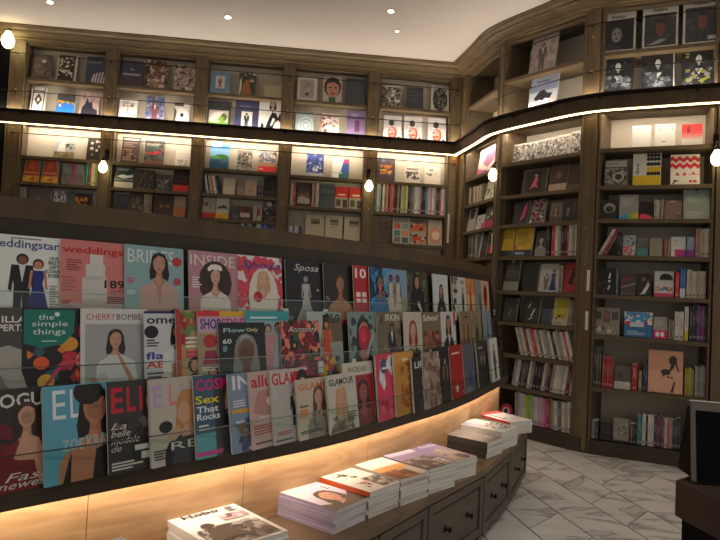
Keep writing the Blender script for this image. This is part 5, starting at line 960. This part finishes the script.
spines(6, -.985, 512, 573, 398, ['8c8480', 'b8b0b0', 'c8c0c4', 'a8c83c', '8cb02c', 'a8a49c', 'd0ccc8', 'c8a8b8', 'd898b8', 'c888a8', 'b02c6c', '8c8840', 'a8a49c', 'c8c4bc', '6c6860', 'd0ccc4', 'b8b4ac', 'd8d4cc', '3a3634'], lean=-.05, var=.06)
# round red-edged booklet, bottom left of the angled bookcase
a = hit(2, 504, 415); m = MB(); pr_ = []
rr = .075; m.lathe([(.001, -.004), (rr*.55, -.004), (rr*.56, -.0045), (rr, -.0045), (rr, .004), (.001, .004)], 40, (0, 0, rr), 'y')
nf = len(m.c); m.c = [hexc('c8c4bc') if k < 80 else hexc('b0203c') for k in range(nf)]
m.quad([(-.02, -.0052, rr-.02), (.02, -.0052, rr-.02), (.024, -.0052, rr+.01), (0, -.0052, rr+.035), (-.024, -.0052, rr+.01)], hexc('2c2224')); m.quad([(-.014, -.0056, rr-.036), (.014, -.0056, rr-.036), (.01, -.0056, rr-.01), (-.01, -.0056, rr-.01)], hexc('7a5a50'))
o = m.build('booklet', 'paper'); o.matrix_world = BF[6]@Matrix.Translation(((Vector((a.x, a.y))-BAYS[6][2]).length*S, .02, (-.985+EYE)*S+.001))@Matrix.Rotation(-.15, 4, 'X')
tag(o, lab('round crimson-edged booklet with portrait, bottom left of the angled bookcase'), 'book')
# ---- rightmost bookcase
G = 7
face(G, 1.13, 632, 651, 124, 'plain white calendar', 'ecebe8', 'l 20 84 70 90 1 ccc;r 40 92 70 94 d8d8d8')
face(G, 1.13, 655, 675.5, 122.5, 'white calendar with small red dots', 'eceae8', 'e 10 92 3 2.4 d84048;e 26 92 3 2.4 444;e 42 92 3 2.4 d84048;e 58 92 3 2.4 444;e 74 92 3 2.4 d84048;e 90 92 3 2.4 d84048;e 22 76 4 3 e07078;e 84 76 4 3 e07078;l 34 20 66 26 1 555')
face(G, 1.13, 682, 703, 122.5, 'red cover fading to white', 'e8e2e0', 'r 0 84 100 100 d82c34;r 0 66 100 84 dc3840;r 0 52 100 66 e05860;r 0 40 100 52 e88c90;r 0 30 100 40 ecb8b8;p 8c2030 24 60 40 60 42 94 34 90 26 94;l 20 8 80 14 1 d8c8c8')
face(G, .854, 604, 628, 159, 'grey cover with black ornamental circles', 'a8a498', 'r 0 0 100 100 5c5850;r 6 74 94 98 b8b4a8;t 16 82 8 33312e 40 oco;m 4 4 96 70 30 7 b8b4a8 2c2a28 8c887c;e 60 34 24 18 b8b4a8;e 60 34 16 12 33312e')
yl = 'r 0 0 100 30 d8b828;r 50 40 100 58 d8b828;'+''.join(f'e {55+12*i} {y} 7 6 1c1f20;' for y in (94, 82, 66, 36) for i in range(4))+'r 6 40 24 44 888;l 14 34 24 70 6 444'
face(G, .854, 633, 661.5, 152, 'white and yellow cover with black dots', 'd8d6cc', yl)
wv = ''
for y, c in ((84, 'c8303c'), (62, 'd83040'), (38, 'd83040')):
    n_ = 4; pts = []
    for i in range(17): pts += [i*100/16, y+7+5*math.sin(i*math.pi/2)]
    for i in range(16, -1, -1): pts += [i*100/16, y-7+5*math.sin(i*math.pi/2)]
    if y > 40: wv += 'p '+c+' '+' '.join('%.0f' % q for q in pts)+';'
wv += 'p c83040 16 30 24 42 32 30;p c83040 40 30 48 42 56 30;p d83040 70 32 78 42 86 32;r 64 6 74 14 d83040;r 78 6 90 14 d83040;m 6 2 30 16 5 2 2c3440;r 60 30 100 34 e8a8b0'
face(G, .854, 671, 700.5, 153, 'cover with bold red waves', 'e4dcd4', wv)
face(G, .612, 599, 617, 199, 'black cover with pale ring', '2a2523', 'e 56 56 34 26 a8a088;e 56 50 22 17 3a322c;l 10 90 40 94 1 888')
face(G, .612, 619, 638.5, 194, 'grey cover with rainbow foot', 'a09c94', 'p 3ca0d8 0 0 0 12 50 22 60 0;p 8cc83c 40 0 46 20 80 26 84 0;p e0b83c 70 0 74 24 100 28 100 0;l 10 50 90 90 5 c0bcb4')
face(G, .612, 639.5, 653, 201.5, 'black cover with hot pink foot', '231c20', 'p f0505c 0 0 0 26 40 30 100 10 100 0;m 10 50 90 90 6 2 3c2c34')
spines(G, .612, 654, 663.5, 199, ['a89c84', 'c8bca4', '8c8068', 'b8ac94'])
face(G, .612, 664.5, 682, 200, 'dusty pink pattern cover', '8a6c64', 'm 0 0 100 100 10 4 9c7c74 74584f;e 50 94 20 6 b09c94')
face(G, .612, 684, 710.5, 187, 'pale green tall cover with cat ears outline', '94a090', 'p a8b4a0 10 60 20 90 34 78 66 78 80 90 90 60 50 50;l 6 4 94 26 4 b8b8ac;e 50 92 5 3 3a3a34')
spines(G, .347, 593.5, 597, 226, ['b8b09c'])
spines(G, .347, 598, 616, 226, ['d8d0c4', 'c8c0b0', 'a02848', '8c2440', '8c7440'], lean=.48, var=.02)
spines(G, .347, 617, 621.5, 232, ['1c1a1a', '2c2a2a'])
face(G, .347, 622.5, 635.5, 235, 'white cover with red flames, shiny', 'a8b0b0', 'm 0 0 100 46 14 3 e04030 e8e8e8 d86050;m 0 50 100 100 8 4 8a989c c8d0d0 5c6468')
face(G, .347, 636.5, 648, 238, 'teal-footed grey cover', '6a6664', 'r 0 0 100 40 4a8c8c;m 0 44 100 100 8 4 4c4644 8c8884')
face(G, .347, 649.5, 662.5, 238, 'plain beige card cover', '9c9080', 'l 14 66 70 84 3 8a7e70')
spines(G, .347, 663.5, 670, 239, ['8c3c34', 'a89c8c', '8c3430', 'b8a898'])
face(G, .347, 671, 686, 236.5, 'white cover with fuchsia foot', 'd4d0cc', 'r 26 0 100 36 c83070;r 70 0 100 26 8c3c98;r 0 0 26 24 e0dcd8;m 10 50 80 90 5 2 b8b4b0')
spines(G, .347, 687, 695, 236, ['6c9ca0', '8ca8b8', 'a878a0'], band=(.35, '8c3c8c'))
spines(G, .347, 696, 710.5, 228, ['a87c70', '8c6c5c', 'b8ac98', 'a89c88', 'c8c4b4', 'b8b4a4'])
spines(G, .063, 586.5, 589.5, 270, ['c8c0ac'])
face(G, .063, 595, 615, 268, 'black glossy book with painted white glints', '121212', 'p e0e0dc 64 60 72 84 78 80 74 60;e 70 50 6 5 e8e8e4;p c8c8c4 60 20 70 36 76 30 68 16;m 10 4 60 50 6 3 2c2826 5a5450')  # the glints are pale shapes in the cover colour, standing for reflections
spines(G, .063, 616, 619, 268, ['6c7c84', '3a3c40'])
face(G, .063, 620.5, 635.5, 274, 'dim red and grey striped cover', '4a3c38', 'p 7c342c 0 60 100 80 100 92 0 72;p 8c7c74 0 30 100 50 100 60 0 40;r 0 0 100 14 5a5450')
face(G, .063, 637, 651, 274, 'black cover with white shoe shape', '2a2422', 'p d8d0c8 10 4 30 10 60 40 80 66 90 50 60 10;e 46 76 12 9 a86450')
face(G, .063, 654.5, 674, 271.5, 'white cover with black half disc', 'd0cac4', 'p 1f1e20 24 66 30 82 50 92 76 90 94 78 96 66;r 0 0 100 14 d83c70;m 4 20 96 40 10 5 8c3c60 4c8cb0 d8a040;r 0 60 100 64 b8b4b0')
spines(G, .063, 675.5, 679.5, 272, ['d03428'])
spines(G, .063, 680.5, 686, 267, ['2c6cb8', '3070b4'], band=(.32, 'd8dce0'))
spines(G, .063, 687, 706.5, 270, ['c8bca8', 'b0a490', 'c0b4a0', 'a89c88', 'b8ac98', 'a89880'])
spines(G, -.232, 584.5, 588.5, 311, ['c8c4bc'])
face(G, -.232, 593, 619.5, 308, 'beige cover with grid of photographs', '8c8270', 'r 6 56 30 84 3a3c34;r 36 46 64 88 6a4c44;r 70 56 94 84 4c4c44;r 36 60 60 80 8c5c54;m 10 8 90 30 8 3 5c5448 c8c0ac')
face(G, -.232, 624, 652.5, 312.5, 'blue and rainbow splash cover', '3c6c9c', 'r 0 0 100 36 2c6c9c;m 0 50 100 100 26 4 d83c50 e8b83c 8c4c98 e8e8e0 4c9cc8;r 20 40 70 58 c8d0d8;e 14 54 9 8 d83044;l 10 8 80 26 3 a8c4d8')
face(G, -.232, 653.5, 667.5, 317.5, 'cream cover with pink foot and white star', 'a0988a', 'r 0 0 100 38 d82c60;e 30 20 14 12 ece4e4;e 64 20 14 12 ece4e4;l 10 60 90 88 3 b8b0a0')
spines(G, -.232, 668.5, 674, 320, ['8c8474', '5c5448', 'a89c88'])
spines(G, -.232, 675, 684, 311, ['d0c8c0', 'c8c0b4'])
spines(G, -.232, 685, 689, 307, ['d0ccc0'], band=(.28, 'd8b828'))
spines(G, -.232, 690, 707, 305, ['2a2e3c', '343844', '23262f', '7c3c7c', '4c3450', '8c4488', '3c3040'])
spines(G, -.610, 587.5, 601.5, 347, ['3a3c3c', '44484a', '33363a', '54584c', '3a3e40'])
spines(G, -.610, 602, 613.5, 357, ['b03834', '8c2c2c', 'b83c38', '9c3430', 'a83834'])
face(G, -.610, 614, 630.5, 367, 'dim grey cover with white foot', '5c5448', 'r 0 0 100 32 b8b4ac;p 4c2c28 20 50 30 80 40 70 50 80 46 50;m 0 40 100 100 6 3 6a6458')
spines(G, -.610, 631.5, 637.5, 364, ['a83028'])
spines(G, -.610, 638.5, 641.5, 371, ['a89c8c'])
spines(G, -.610, 642.5, 647.5, 363, ['2c3648', '3c465a'])
face(G, -.610, 648.5, 684, 351.5, 'large salmon cover with black inkblot flower', 'd09878', 'r 0 0 100 54 d8a486;r 0 0 100 2 5a3c30;r 98 0 100 100 6a4838;e 70 78 12 11 33262a;p 33262a 66 70 76 70 72 60 60 50 56 52 62 60;e 50 50 14 7 33262a;p 33262a 76 70 84 52 88 54 80 74;e 44 42 4 3 5a4440;e 58 39 5 2 5a4440;e 68 38 4 2 5a4440;p 33262a 64 4 74 30 78 30 72 4;l 10 3 24 6 1 8c6450', th=.02, back=.015, lean=.1)
spines(G, -.610, 685, 694, 369, ['a89824', '9c8c20', 'b0a02c', '8c8838'])
spines(G, -.610, 695, 706, 367, ['8c8880', '7c7870', '949088', '848078'])
spines(G, -.985, 586, 598, 421, ['6a6862', '33302e', '8c8a84', '3a3836'])
face(G, -.985, 600, 611.5, 424, 'black cover with ring', '171516', 'e 50 60 32 24 3a3230;e 50 60 24 18 171516')
face(G, -.985, 613, 629, 420, 'beige cover with stippled lettering', '8f897a', 'm 10 30 90 80 16 4 a8a290 6c6658;t 20 50 12 5c5648 60 77;r 0 0 100 8 3a342c')
spines(G, -.985, 630, 637, 424, ['5c564c', '2a2624', '33302c'])
spines(G, -.985, 637.5, 681, 417, ['4c8c84', '3c7c74', 'c8c4b8', '33302c', 'd0ccc0', 'c8c4b8', '5a3c54', '7c3450', '4c3c4c', '6a5c50', 'd0c8bc', 'd85c6c', '8c8884', '3a4440', '4c4a44', '33362f'], var=.07)
spines(G, -.985, 684, 694, 408, ['4c4240', 'a82c48', 'b8304c'], lean=.1)
finish_runs()
# ================= more of the downlights' sockets and switch of the set =================
